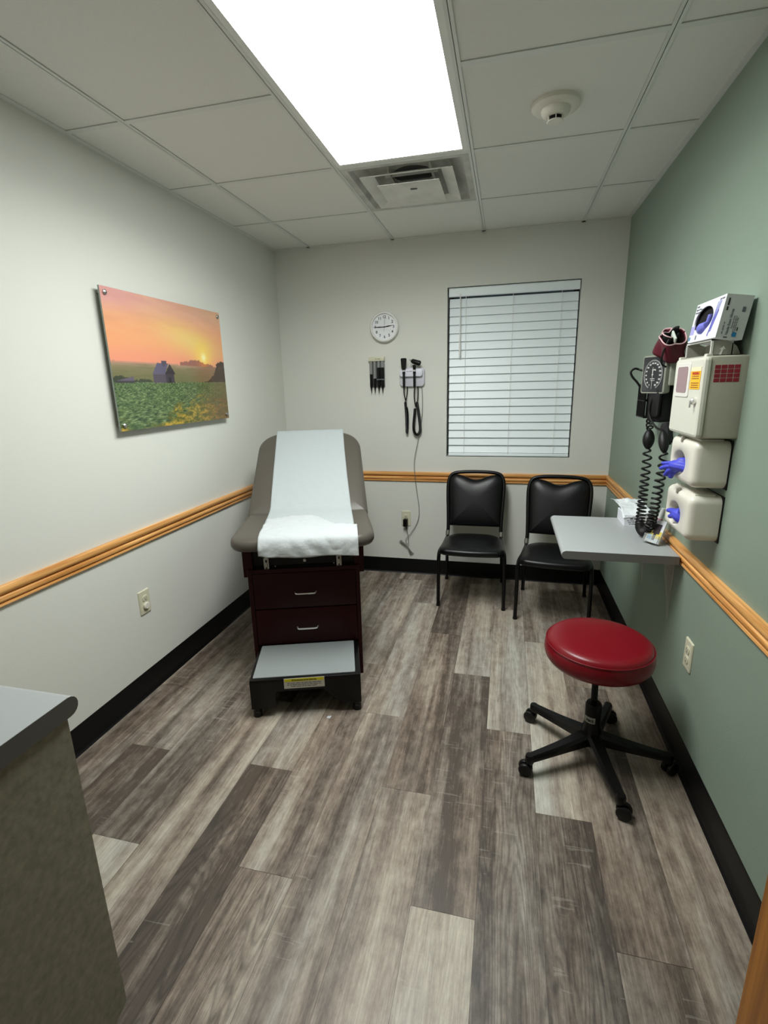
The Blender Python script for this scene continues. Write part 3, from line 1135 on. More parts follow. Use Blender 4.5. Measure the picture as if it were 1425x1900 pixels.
# ------------------------------------------------------------------ exam table
TH = math.radians(18.5)
TO = Vector((0.783, -1.615, 0))
et = empty('exam_table', TO, TH)
tag(et, 'taupe upholstered exam table on a burgundy drawer cabinet with raised backrest', 'exam table')
cab = MB()
cab.box(-0.283, -0.264, 0.094, 0.95, 0.0, 0.60, 0.001, 1)
cab.box(0.241, 0.260, 0.094, 0.95, 0.0, 0.60, 0.001, 1)
cab.box(-0.264, 0.241, 0.110, 0.95, 0.02, 0.575)
cab.box(-0.264, 0.241, 0.096, 0.12, 0.578, 0.598)
cab.build('cabinet', M_burg, et, smooth=0)
ub = MB()
ub.box(-0.303, -0.258, 0.104, 1.00, 0.560, 0.735, 0.001, 1)
ub.box(0.236, 0.283, 0.104, 1.00, 0.560, 0.735, 0.001, 1)
ub.box(-0.258, 0.236, 0.60, 1.00, 0.600, 0.735)
ub.build('upper_frame', M_burg, et, smooth=0)
bp_ = MB().box(-0.258, 0.236, 0.125, 0.14, 0.598, 0.735)
bp_.box(-0.20, 0.18, 0.112, 0.126, 0.612, 0.675, 0.002)
bp_.build('front_recess', M_black, et, smooth=0)
for x in (-0.190, 0.161):
    s = MB()
    s.box(x - 0.0125, x + 0.0125, 0.100, 0.113, 0.597, 0.655, 0.0015)
    s.box(x - 0.006, x + 0.006, 0.098, 0.112, 0.650, 0.676, 0.001)
    so = s.build('stirrup_bracket', M_steel, et)
    h_ = MB()
    h_.box(x - 0.0035, x + 0.0035, 0.0975, 0.1005, 0.634, 0.646).box(x - 0.003, x + 0.003, 0.0975, 0.1005, 0.602, 0.609)
    h_.box(x + 0.004, x + 0.0055, 0.0985, 0.1005, 0.610, 0.632)
    h_.build('slot', M_dark, so, smooth=0)
lk = MB().lathe([(0, 0), (0.0075, 0), (0.0075, 0.012), (0.003, 0.013), (0.003, 0.010), (0, 0.010)], 20, M=frame((-0.006, 0.118, 0.633), (1, 0, 0), (0, 0, 1)))
lk.build('lock', M_steel, et)
for x, z in ((-0.150, 0.607), (0.135, 0.609)):
    MB().lathe([(0, 0), (0.003, 0), (0.003, 0.014), (0, 0.015)], 12, M=frame((x, 0.126, z), (1, 0, 0), (0, 0, 1))).build('bolt', M_steel, et)
for z0, z1, hz in ((0.391, 0.575, 0.472), (0.195, 0.385, 0.284)):
    d_ = MB().box(-0.262, 0.239, 0.096, 0.114, z0, z1, 0.0025, 2).build('drawer', M_burg, et)
    hb_ = MB()
    hb_.tube(smoothpath([(-0.062, 0.096, hz), (-0.058, 0.080, hz), (-0.048, 0.074, hz), (-0.010, 0.073, hz), (0.028, 0.074, hz), (0.037, 0.080, hz),
                         (0.041, 0.096, hz)], 5), 0.0042, 10)
    hb_.build('handle', M_chrome, d_)
# slide-out step
sp_root = et
step = MB()
step.box(-0.257, 0.239, -0.210, 0.108, 0.176, 0.190, 0.003)
step.prism([(-0.257, -0.210, 0.182), (0.239, -0.210, 0.182), (0.239, -0.210, 0.045), (0.150, -0.210, 0.045), (0.110, -0.210, 0.085), (0.070, -0.210, 0.128),
            (-0.140, -0.210, 0.128), (-0.146, -0.210, 0.120), (-0.152, -0.210, 0.045), (-0.257, -0.210, 0.045)], (0, 0.006, 0))
step.box(-0.257, -0.251, -0.205, 0.108, 0.045, 0.182)
step.box(0.233, 0.239, -0.205, 0.108, 0.045, 0.182)
so = step.build('step', M_blackm, et, smooth=30)
MB().pad(0.230, 0.142, 0.006, [(0, 0.189), (0, 0.1935), (0.002, 0.195)], M=Matrix.Translation((-0.014, -0.052, 0))).build('step_tread', M_greyblu, so)
for x in (-0.236, 0.218):
    MB().lathe([(0, 0.0), (0.019, 0.0), (0.020, 0.004), (0.019, 0.026), (0.016, 0.028), (0.014, 0.050), (0, 0.050)], 20,
               M=Matrix.Translation((x, -0.190, 0))).build('foot', M_rubber, so)
lb = MB().box(-0.105, 0.076, -0.2112, -0.2098, 0.140, 0.190)
lo = lb.build('warning_label', mat('label_white', (196, 192, 178), 0.5), so, smooth=0)
MB().box(-0.102, 0.073, -0.2116, -0.2110, 0.174, 0.188).build('label_band', M_yellow, lo, smooth=0)
LM = Matrix.Translation((-0.0145, -0.2119, 0.181)) @ CKM
text('label_heading', 'Do Not disconnect the foot drawer strap', 0.0105, LM, M_ink, lo, bold=0.0003, sx=0.62)
print_lines('label_text', [0.150, 0.155, 0.120], Matrix.Translation((-0.0145, -0.2113, 0.158)) @ CKM, M_grayink, lo, lh=0.0082, h=0.4)
for x in (-0.25, 0.225):
    for y in (0.12, 0.90):
        MB().lathe([(0, 0), (0.015, 0), (0.015, 0.02), (0, 0.02)], 14, M=Matrix.Translation((x, y, 0))).build('glide', M_rubber, et)

# cushions
CP = [(0.030, 0.0), (0.008, 0.004), (0.0, 0.018), (0.0, 0.034), (0.005, 0.048), (0.016, 0.057), (0.030, 0.0615)]
CC = [(0.85, 0.065), (0.6, 0.0668), (0.3, 0.067), (0.02, 0.067)]
seat = MB().pad(0.340, 0.262, (0.02, 0.02, 0.10, 0.10), CP, side=8, crown=CC, M=Matrix.Translation((-0.004, 0.252, 0.720)), n=10,
                fn=lambda x, y, z: (x * (1.0 - 0.03 * sst(-0.1, 0.27, y)), y, z))
seat.build('seat_cushion', M_vinyl, et, smooth=60)
BT = math.radians(34.5)
BL = 0.71
BMx = Matrix.Translation((-0.004, 0.508, 0.722)) @ Matrix.Rotation(BT, 4, 'X') @ Matrix.Translation((0, BL / 2, 0))
bk = MB().pad(0.333, BL / 2, (0.15, 0.15, 0.02, 0.02), CP, side=8, crown=CC, M=BMx, n=12, fn=lambda x, y, z: (x * (1.0 - 0.055 * (y / BL + 0.5)), y, z))
bk.build('backrest_cushion', M_vinyl, et, smooth=60)
bf = MB()
bf.box(-0.22, -0.19, -BL / 2 + 0.05, BL / 2 - 0.12, -0.03, 0.004, M=BMx).box(0.19, 0.22, -BL / 2 + 0.05, BL / 2 - 0.12, -0.03, 0.004, M=BMx)
bf.box(-0.24, 0.24, -0.03, 0.03, -0.03, 0.004, M=BMx)
bf.cyl((-0.17, 0.80, 0.73), (-0.17, 0.86, 0.93), 0.012).cyl((0.16, 0.80, 0.73), (0.16, 0.86, 0.93), 0.012)
bf.build('backrest_frame', M_blackm, et)


# ------------------------------------------------------------------ exam paper
def table_path(s):
    """along the table: s=0 hanging hem, then over the front edge, seat, backrest; returns (y, z, ny, nz)"""
    pts = TPATH
    return pts


seat_top = 0.720 + 0.067 + 0.0015
cb, sb = math.cos(BT), math.sin(BT)


def back_pt(d, off=0.069):
    return (0.508 + d * cb - off * sb, 0.722 + d * sb + off * cb)


prof = [(-0.024, 0.700), (-0.023, 0.730), (-0.019, 0.755), (-0.008, 0.775), (0.020, 0.7865), (0.08, seat_top + 0.001), (0.20, seat_top + 0.001), (0.33, seat_top + 0.001),
        (0.43, seat_top + 0.003), (0.470, 0.795)]
for d_ in (0.045, 0.10, 0.20, 0.32, 0.44, 0.56, 0.64, 0.69):
    prof.append(back_pt(d_, 0.0705))
prof.append(back_pt(0.716, 0.062))
prof.append(back_pt(0.726, 0.045))
prof.append(back_pt(0.727, 0.0))
prof3 = smoothpath([(0, a, b_) for a, b_ in prof], 8)
# half edges (left x, right x) as function of y along the run
LE = [(-0.03, -0.196), (0.05, -0.196), (0.15, -0.203), (0.30, -0.207), (0.47, -0.211), (0.70, -0.212), (0.90, -0.212), (1.10, -0.212)]
RE = [(-0.03, 0.252), (0.05, 0.251), (0.15, 0.243), (0.30, 0.240), (0.47, 0.236), (0.70, 0.222), (0.90, 0.213), (1.10, 0.208)]


def interp(tab, y):
    if y <= tab[0][0]:
        return tab[0][1]
    for (a, b_), (c_, d_) in zip(tab[:-1], tab[1:]):
        if y <= c_:
            return b_ + (d_ - b_) * (y - a) / (c_ - a)
    return tab[-1][1]


pp = empty('exam_paper', TO, TH)
tag(pp, 'white crinkled paper sheet draped down the middle of the exam table', 'exam paper')


def sheet(name, prof_pts, m, off, amp, nu=60, trim=None, hang=None):
    n = len(prof_pts) - 1

    def fn(u, v):
        i = min(int(u * n), n - 1)
        f_ = u * n - i
        p = prof_pts[i].lerp(prof_pts[i + 1], f_)
        t = (prof_pts[i + 1] - prof_pts[i]).normalized()
        nrm = Vector((0, -t.z, t.y))
        xl, xr = interp(LE, p.y), interp(RE, p.y)
        x = xl + (xr - xl) * v
        w = amp * (0.5 + 0.5 * noise.fractal((x * 7, u * 9, off * 900), 0.8, 2, 4)) + amp * 0.7 * abs(noise.noise((x * 16 + u * 9, u * 22 - x * 6, 3)))
        q = Vector((x, p.y, p.z)) + nrm * (off + w)
        if trim:
            q = trim(q, u, v)
        return q
    mb = MB()
    mb.grid(fn, n if n > 60 else 90, nu)
    o_ = mb.build(name, m, pp, smooth=80)
    sm = o_.modifiers.new('thickness', 'SOLIDIFY')
    sm.thickness = 0.0006
    return o_


def hem(q, u, v):
    # uneven lower hem
    if q.z < 0.735 and q.y < 0:
        q.z += 0.010 * (v - 0.0) * (-1) + 0.012 * sst(0.08, 0.0, v) + 0.004 * math.sin(v * 9)
    return q


sheet('long_sheet', prof3[14:], M_paper1, 0.0005, 0.0035)


def fold_fn(u, v):
    # second layer: from the hanging hem back to a torn wavy edge
    ymax = 0.335 - 0.05 * (1 - sst(0, 0.3, v)) - 0.19 * sst(0.48, 0.80, v) - 0.03 * sst(0.8, 1, v)
    L = [p for p in prof3 if p.y < 0.40]
    # arc length param to ymax
    k = 0
    tot = [0]
    for a, b_ in zip(L[:-1], L[1:]):
        tot.append(tot[-1] + (b_ - a).length)
    end = next((tot[i] for i in range(len(L)) if L[i].y >= ymax and i > 20), tot[-1])
    s = u * end
    i = 0
    while i < len(tot) - 2 and tot[i + 1] < s:
        i += 1
    f_ = (s - tot[i]) / (tot[i + 1] - tot[i])
    p = L[i].lerp(L[i + 1], f_)
    t = (L[i + 1] - L[i]).normalized()
    nrm = Vector((0, -t.z, t.y))
    x = -0.200 + (0.256 + 0.200) * v
    if p.y > 0.12:
        x = min(x, 0.243 + (0.256 - 0.243) * sst(0.25, 0.12, p.y))
    w = 0.004 * (0.6 + 0.6 * noise.fractal((x * 6, s * 8, 4), 0.8, 2, 4)) + 0.006 * abs(noise.noise((x * 10 + s * 14, s * 18 - x * 9, 9))) + 0.003 * abs(noise.noise((x * 26 - s * 8, s * 12 + x * 14, 5)))
    q = Vector((x, p.y, p.z)) + nrm * (0.0065 + w)
    if q.z < 0.74 and q.y < 0.02:
        q.z += (0.012 * sst(0.10, 0.0, v) - 0.004 * v + 0.003 * math.sin(v * 11)) * (1 - u * 6 if u < 1 / 6 else 0)
    return q


fo = MB().grid(fold_fn, 60, 60).build('folded_end', M_paper2, pp, smooth=80)
fo.modifiers.new('thickness', 'SOLIDIFY').thickness = 0.0006

# bit of torn paper on the floor
sc_ = MB()
sc_.grid(lambda u, v: Vector((0.943 + (u - 0.5) * 0.018 + 0.003 * v, -1.819 + (v - 0.5) * 0.014, 0.0015 + 0.005 * noise.noise((u * 3, v * 3, 1)) ** 2 + 0.004 * u * v)), 6, 6)
o = sc_.build('paper_scrap', M_paper2, smooth=0)
o.modifiers.new('thickness', 'SOLIDIFY').thickness = 0.0008
tag(o, 'tiny white scrap of paper on the floor in front of the step', 'scrap')


# ------------------------------------------------------------------ side chairs
def make_chair():
    r = empty('side_chair')
    PR = [(0.022, 0.0), (0.004, 0.004), (0.0, 0.016), (0.001, 0.028), (0.006, 0.037), (0.016, 0.043)]

    def taper(x, y, z):
        k = 1.0 - 0.13 * (y / 0.40 + 0.5)
        yy = y - 0.020 * (1 - (x / 0.20) ** 2) * sst(0.05, -0.2, y) + 0.02 * (1 - (x / 0.17) ** 2) * sst(0.05, 0.2, y)
        return (x * k, yy, z - 0.006 * sst(-0.05, 0.2, y))
    MB().pad(0.212, 0.195, (0.11, 0.11, 0.055, 0.055), PR, M=Matrix.Translation((0, -0.115, 0.382)), fn=taper, n=10, side=6, crown=[(0.92, 0.047), (0.75, 0.0515), (0.5, 0.054), (0.25, 0.055), (0.02, 0.055)]).build('seat', M_bvinyl, r, smooth=60)
    # back hoop
    top = 0.838

    def bk_y(z):
        return 0.088 + (z - 0.405) / (top - 0.405) * 0.145
    half = [(0.186, 0.400), (0.184, 0.46), (0.188, 0.56), (0.194, 0.66), (0.196, 0.745), (0.186, 0.795), (0.160, 0.822), (0.10, 0.833), (0.0, 0.836)]
    L = [(-x, bk_y(z), z) for x, z in half] + [(x, bk_y(z), z) for x, z in reversed(half[:-1])]
    MB().tube(smoothpath(L, 5), 0.0125, 12).build('back_frame', M_blackm, r)
    # padded back with a dip below the grip opening
    ez = Vector((0, 0.145, top - 0.405)).normalized()
    BKM = frame((0, bk_y(0.635), 0.635), (1, 0, 0), ez)     # +z towards the sitter

    def bfn(x, y, z):
        k = 0.955 + 0.045 * sst(-0.16, 0.12, y)
        yy = y
        if y > 0.02:
            yy = y - 0.040 * math.exp(-(x / 0.080) ** 2) * sst(0.02, 0.18, y)
        return (x * k, yy, z)
    BPf = [(0.010, -0.018), (0.0, -0.012), (0.0, 0.006), (0.004, 0.014), (0.012, 0.020)]
    pb_ = MB().pad(0.186, 0.185, (0.055, 0.055, 0.012, 0.012), BPf, M=BKM @ Matrix.Translation((0, 0.008, 0)), fn=bfn, n=14, side=14,
                   crown=[(0.93, 0.026), (0.82, 0.031), (0.65, 0.035), (0.4, 0.037), (0.2, 0.038), (0.02, 0.038)])
    pb_.build('backrest', M_bvinyl, r, smooth=60)
    for s in (-1, 1):
        MB().tube([(s * 0.186, bk_y(0.43), 0.432), (s * 0.187, bk_y(0.40) - 0.002, 0.402)], 0.0145, 12).build('joint_cap', mat('worn_joint', (150, 148, 140), 0.3, metal=0.8), r)
        lg = MB()
        lg.tube(smoothpath([(s * 0.187, bk_y(0.41), 0.412), (s * 0.189, bk_y(0.40) + 0.012, 0.37), (s * 0.196, 0.155, 0.22), (s * 0.206, 0.240, 0.012)], 6), 0.0115, 10)
        l_ = lg.build('leg', M_blackm, r)
        MB().cyl((s * 0.206, 0.2395, 0.014), (s * 0.2065, 0.2405, 0.0), 0.0135, seg=12).build('foot_glide', M_rubber, l_)
        lg = MB()
        lg.tube(smoothpath([(s * 0.185, 0.06, 0.398), (s * 0.194, -0.10, 0.392), (s * 0.203, -0.20, 0.392), (s * 0.207, -0.240, 0.384), (s * 0.209, -0.257, 0.360),
                            (s * 0.211, -0.256, 0.30), (s * 0.214, -0.242, 0.012)], 6), 0.0118, 10)
        l_ = lg.build('leg', M_blackm, r)
        MB().cyl((s * 0.214, -0.242, 0.014), (s * 0.214, -0.242, 0.0), 0.0135, seg=12).build('foot_glide', M_rubber, l_)
    cbm = MB()
    cbm.box(-0.19, 0.19, -0.04, -0.015, 0.376, 0.386).box(-0.18, 0.18, 0.03, 0.05, 0.378, 0.388)
    cbm.build('seat_rail', M_blackm, r)
    return r


ch = make_chair()
ch.location = (1.483, -0.315, 0)
ch.rotation_euler = (0, 0, math.radians(0.8))
tag(ch, 'black vinyl side chair standing clear under the left half of the window', 'chair', 'waiting chairs under the window')
ch2 = copy_tree(ch)
ch2.location = (2.012, -0.447, 0)
ch2.rotation_euler = (0, 0, math.radians(-6.2))
ch2['label'] = 'black vinyl side chair partly hidden behind the grey wall desk'

# ------------------------------------------------------------------ rolling stool
so = empty('rolling_stool', (2.043, -1.84, 0))
tag(so, 'round burgundy vinyl stool on a black five-star caster base', 'stool')
sx, sy = 0.010, 0.060
SM = Matrix.Translation((sx, sy, 0))
ss = MB()
ss.lathe([(0, 0.398), (0.165, 0.398), (0.184, 0.404), (0.194, 0.418), (0.198, 0.438), (0.197, 0.458), (0.192, 0.472), (0.190, 0.476),
          (0.186, 0.486), (0.176, 0.493), (0.155, 0.497), (0.10, 0.499), (0, 0.500)], 72, M=SM)
st_ = ss.build('seat', M_red, so, smooth=60)
MB().tube([(sx + 0.1925 * math.cos(a * PI / 40), sy + 0.1925 * math.sin(a * PI / 40), 0.4755) for a in range(80)], 0.0026, 8, closed=True).build('piping', mat('burgundy_piping', (112, 12, 26), 0.35), st_)
MB().lathe([(0, 0.386), (0.09, 0.386), (0.09, 0.399), (0, 0.399)], 24, M=SM).build('seat_plate', M_blackm, so)
cr_ = MB()
cr_.tube([(sx, sy, 0.392), (sx * 0.8, sy * 0.8, 0.30), (0, 0, 0.21)], 0.0125, 16)
cr_.build('gas_rod', M_blackm, so)
cu = MB()
cu.lathe([(0, 0.075), (0.036, 0.075), (0.036, 0.14), (0.029, 0.17), (0.030, 0.245), (0.026, 0.252), (0.0, 0.254)], 28)
cu.build('column_cover', M_black, so)
lab = MB()
lab.loft([[(0.0312 * math.cos(a), 0.0312 * math.sin(a), z) for a in [math.radians(198 + 5 * k) for k in range(17)]] for z in (0.177, 0.203)], closed=False, cap0=False, cap1=False)
lo_ = lab.build('column_label', mat('label_grey', (150, 150, 142), 0.5), so)
for k, chh in enumerate('rect'):
    a = math.radians(222 + 13 * k)
    text('letter', chh, 0.019, frame((0.0316 * math.cos(a), 0.0316 * math.sin(a), 0.190), (-math.sin(a), math.cos(a), 0), (0, 0, 1)), M_ink, lo_, bold=0.0006)
let = [o_ for o_ in lo_.children]
join_meshes('label_text', let, M_ink, lo_)
for k in range(5):
    a = math.radians(-5.5 + 72 * k)
    Mk = Matrix.Rotation(a, 4, 'Z')
    ar = MB()
    rings = []
    for t in [i / 10 for i in range(11)]:
        rr = 0.028 + t * 0.247
        w = 0.027 - 0.010 * t
        zt = 0.128 - 0.040 * t - 0.004 * math.sin(t * PI)
        zb = 0.082 - 0.018 * t + 0.0 * t
        rings.append([Mk @ Vector((rr, -w, zb)), Mk @ Vector((rr, -w, zt - 0.010)), Mk @ Vector((rr, -w * 0.6, zt)), Mk @ Vector((rr, w * 0.6, zt)),
                      Mk @ Vector((rr, w, zt - 0.010)), Mk @ Vector((rr, w, zb))])
    ar.loft(rings)
    ar.lathe([(0, 0.052), (0.014, 0.052), (0.017, 0.060), (0.017, 0.080), (0.014, 0.088), (0, 0.089)], 16, M=Mk @ Matrix.Translation((0.272, 0, 0)))
    leg = ar.build('leg', M_black, so, smooth=40)
    # twin wheel caster
    sw = math.radians((40, -70, 20, -35, 60)[k])
    Mc = Mk @ Matrix.Translation((0.272, 0, 0)) @ Matrix.Rotation(sw, 4, 'Z')
    cs = MB()
    for s in (-1, 1):
        cs.lathe([(0, -0.009), (0.020, -0.009), (0.025, -0.006), (0.026, 0.0), (0.024, 0.006), (0.016, 0.009), (0, 0.0095)], 22,
                 M=Mc @ frame((0.014, s * 0.0125, 0.026), (0, 0, 1), (1, 0, 0)))
    cs.build('caster_wheel', M_rubber, leg)
    fk = MB().box(-0.012, 0.026, -0.004, 0.004, 0.026, 0.056, 0.002, M=Mc)
    fk.cyl(Mc @ Vector((0, 0, 0.05)), Mc @ Vector((0, 0, 0.062)), 0.010, seg=12)
    fk.build('caster_fork', M_black, leg)

# ------------------------------------------------------------------ wall desk
dk_ = empty('wall_desk', (2.351, -1.315, 0.745))
tag(dk_, 'small grey laminate desk shelf bracketed to the green wall', 'desk')
tp = MB()
x0, x1, y0, y1, z0, z1 = 1.916 - 2.351, 0.0, -1.602 + 1.315, -1.030 + 1.315, 0.0, 0.034
pr = [(x1, z0), (x0 + 0.014, z0)] + [(x0 + 0.016 - 0.016 * math.sin(t * PI / 8), 0.0165 - 0.0165 * math.cos(t * PI / 8)) for t in range(1, 8)] + [(x0 + 0.016, z1), (x1, z1)]
tp.loft([[(x, y, z) for x, z in pr] for y in (y0, y1)])
wt_ = tp.build('worktop', M_lam, dk_, smooth=40)
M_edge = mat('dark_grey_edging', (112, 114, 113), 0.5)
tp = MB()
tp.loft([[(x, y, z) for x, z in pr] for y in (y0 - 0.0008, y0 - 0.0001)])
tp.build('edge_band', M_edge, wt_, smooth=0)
for y in (-1.485, -1.065):
    b_ = MB()
    yy = y + 1.315
    b_.prism([(0.020, yy - 0.003, -0.002), (-0.022, yy - 0.003, -0.002), (0.010, yy - 0.003, -0.20), (0.019, yy - 0.003, -0.285), (0.021, yy - 0.003, -0.285)], (0, 0.005, 0))
    b_.prism([(0.021, yy - 0.012, -0.002), (0.021, yy + 0.016, -0.002), (0.021, yy + 0.004, -0.285), (0.021, yy - 0.003, -0.285)], (-0.003, 0, 0))
    b_.prism([(0.020, yy - 0.003, -0.001), (-0.33, yy - 0.003, -0.001), (-0.33, yy - 0.003, -0.006), (0.020, yy - 0.003, -0.03)], (0, 0.005, 0))
    b_.build('bracket', mat('bracket_paint', (196, 200, 194), 0.4), dk_, smooth=0)

# ------------------------------------------------------------------ near counter
cbn = empty('base_cabinet', (0.44, -3.43, 0))
tag(cbn, 'speckled grey-green laminate base cabinet standing near the left wall', 'cabinet')
cx0, cx1, cyb, cyf = -0.438, 0.438, YF + 3.43 + 0.002, -2.985 + 3.43
c = MB()
c.prism([(cx1 - 0.019, cyb, 0.0), (cx1 - 0.019, cyf - 0.070, 0.0), (cx1 - 0.019, cyf - 0.070, 0.060), (cx1 - 0.019, cyf - 0.045, 0.078), (cx1 - 0.019, cyf, 0.098),
         (cx1 - 0.019, cyf, 0.850), (cx1 - 0.019, cyb, 0.850)], (0.019, 0, 0))
c.box(cx0, cx1 - 0.019, cyb, cyf - 0.020, 0.098, 0.850)
c.box(cx0, cx1 - 0.019, cyb, cyf - 0.075, 0.0, 0.098)
c.build('carcass', M_speck, cbn, smooth=0)
for k in range(2):
    xa, xb = cx0 + 0.003 + k * 0.429, cx0 + 0.003 + (k + 1) * 0.429 - 0.004
    d_ = MB().box(xa, xb, cyf - 0.020, cyf - 0.001, 0.100, 0.845, 0.001, 1).build('cabinet_door', M_speck, cbn, smooth=0)
    hx_ = xb - 0.04 if k == 0 else xa + 0.04
    MB().tube(smoothpath([(hx_, cyf - 0.002, 0.72), (hx_, cyf + 0.012, 0.725), (hx_, cyf + 0.014, 0.765), (hx_, cyf + 0.012, 0.805), (hx_, cyf - 0.002, 0.81)], 4),
              0.004, 8).build('handle', M_steel, d_)
ct = MB()
yb_, yf_, zt_ = YF + 0.001, -2.962, 0.890
pr = [(yb_, zt_ - 0.040), (yf_ - 0.020, zt_ - 0.040)] + [(yf_ - 0.020 + 0.020 * math.sin(t * PI / 8), zt_ - 0.020 - 0.020 * math.cos(t * PI / 8)) for t in range(1, 8)] + [(yf_ - 0.020, zt_), (yb_, zt_)]
ct.loft([[(x, y, z) for y, z in pr] for x in (0.002, 0.884)])
o = ct.build('countertop', M_lam, None, smooth=40)
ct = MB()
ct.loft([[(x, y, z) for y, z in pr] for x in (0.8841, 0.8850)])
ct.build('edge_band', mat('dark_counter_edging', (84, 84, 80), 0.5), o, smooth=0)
tag(o, 'grey laminate countertop with rounded front edge on the speckled cabinet', 'countertop')

# ------------------------------------------------------------------ wall-mounted supplies (frame: X = into room, here -x)
RM = frame((0, 0, 0), (0, -1, 0), (0, 0, 1))         # local x -> -y (towards camera), local y -> up, z -> -x (into the room)

# sharps container
sh = empty('sharps_cabinet', (W, -1.748, 1.390))
tag(sh, 'locked beige sharps cabinet with pink window and orange warning label', 'sharps cabinet')
MB().pad(0.138, 0.125, 0.006, [(0.0, 0.0), (0, 0.097), (0.002, 0.100)], M=RM).build('body', mat('beige_metal', (176, 174, 158), 0.4), sh)
dsh = MB()
dsh.pad(0.140, 0.124, 0.014, [(0.0, 0.1005), (0, 0.108), (0.003, 0.115), (0.010, 0.118)], M=RM, n=6)
dsh.box(0.105, 0.128, 0.118, 0.132, 0.094, 0.112, 0.003, M=RM)
dsh.box(-0.134, -0.115, 0.118, 0.132, 0.094, 0.112, 0.003, M=RM)
dd = dsh.build('door', mat('beige_door', (214, 213, 200), 0.35), sh, smooth=22)
MB().pad(0.068, 0.056, 0.010, [(0, 0.117), (0, 0.1195), (0.002, 0.121)], M=RM @ Matrix.Translation((-0.040, 0.055, 0))).build('window_bezel', mat('bezel_white', (226, 222, 216), 0.35), dd)
MB().pad(0.050, 0.042, 0.010, [(0, 0.1212), (0, 0.1220)], M=RM @ Matrix.Translation((-0.040, 0.056, 0))).build('viewing_window', M_pinkwin, dd)
lb = MB().box(0.034, 0.122, 0.026, 0.082, 0.1182, 0.1192, M=RM)
lbo = lb.build('warning_label', M_orange, dd, smooth=0)
MB().box(0.034, 0.122, 0.082, 0.094, 0.1182, 0.1191, M=RM).build('label_strip', mat('label_cream', (246, 226, 190), 0.5), lbo, smooth=0)
text('label_heading', 'WARNING', 0.013, RM @ Matrix.Translation((0.080, 0.0745, 0.1195)), mat('label_red', (190, 50, 30), 0.5), lbo, bold=0.0004)
tx = mat('label_brown', (150, 96, 10), 0.5)
print_lines('label_text', [0.058, 0.062, 0.0, 0.066, 0.060, 0.064], RM @ Matrix.Translation((0.079, 0.049, 0.1193)), tx, lbo, lh=0.0068, h=0.5)
kl = MB().lathe([(0, 0.116), (0.011, 0.116), (0.011, 0.128), (0.008, 0.131), (0, 0.131)], 20, M=RM @ Matrix.Translation((0.099, -0.010, 0)))
kl.box(0.096, 0.102, -0.030, -0.008, 0.129, 0.134, 0.001, M=RM)
kl.build('lock', M_chrome, dd)
# red window with grid on the near side face (faces the doorway, -y)
SMx = frame((0, -0.138, 0), (1, 0, 0), (0, 0, 1))    # local x -> +x, y -> up, z -> -y
g_ = MB()
for i in range(4):
    for j in range(4):
        g_.box(-0.088 + i * 0.0175, -0.088 + i * 0.0175 + 0.0160, 0.047 + j * 0.0130, 0.047 + j * 0.0130 + 0.0117, -0.001, 0.0008, 0.0008, 1, M=SMx)
g_.build('side_window', M_redwin, sh, smooth=0)


# glove blobs: overlapping fingers fused by a voxel remesh
def glove(name, M, tubes, m=M_glove, vox=0.0022):
    mb = MB()
    for pts, rs in tubes:
        n = 5
        P = smoothpath(pts, n)
        R_ = []
        for i in range(len(P)):
            t = i / (len(P) - 1) * (len(rs) - 1)
            k = min(int(t), len(rs) - 2)
            R_.append((rs[k] + (rs[k + 1] - rs[k]) * (t - k)) * 1.3)
        mb.tube(P, R_, 10, flat=(1, 0.72))
    mb.bm.transform(M)
    o_ = mb.build(name, m, None, smooth=180, weld=False)
    rm = o_.modifiers.new('remesh', 'REMESH')
    rm.mode = 'VOXEL'
    rm.voxel_size = vox
    rm.use_smooth_shade = True
    s2 = o_.modifiers.new('smooth', 'SMOOTH')
    s2.iterations = 3
    return o_


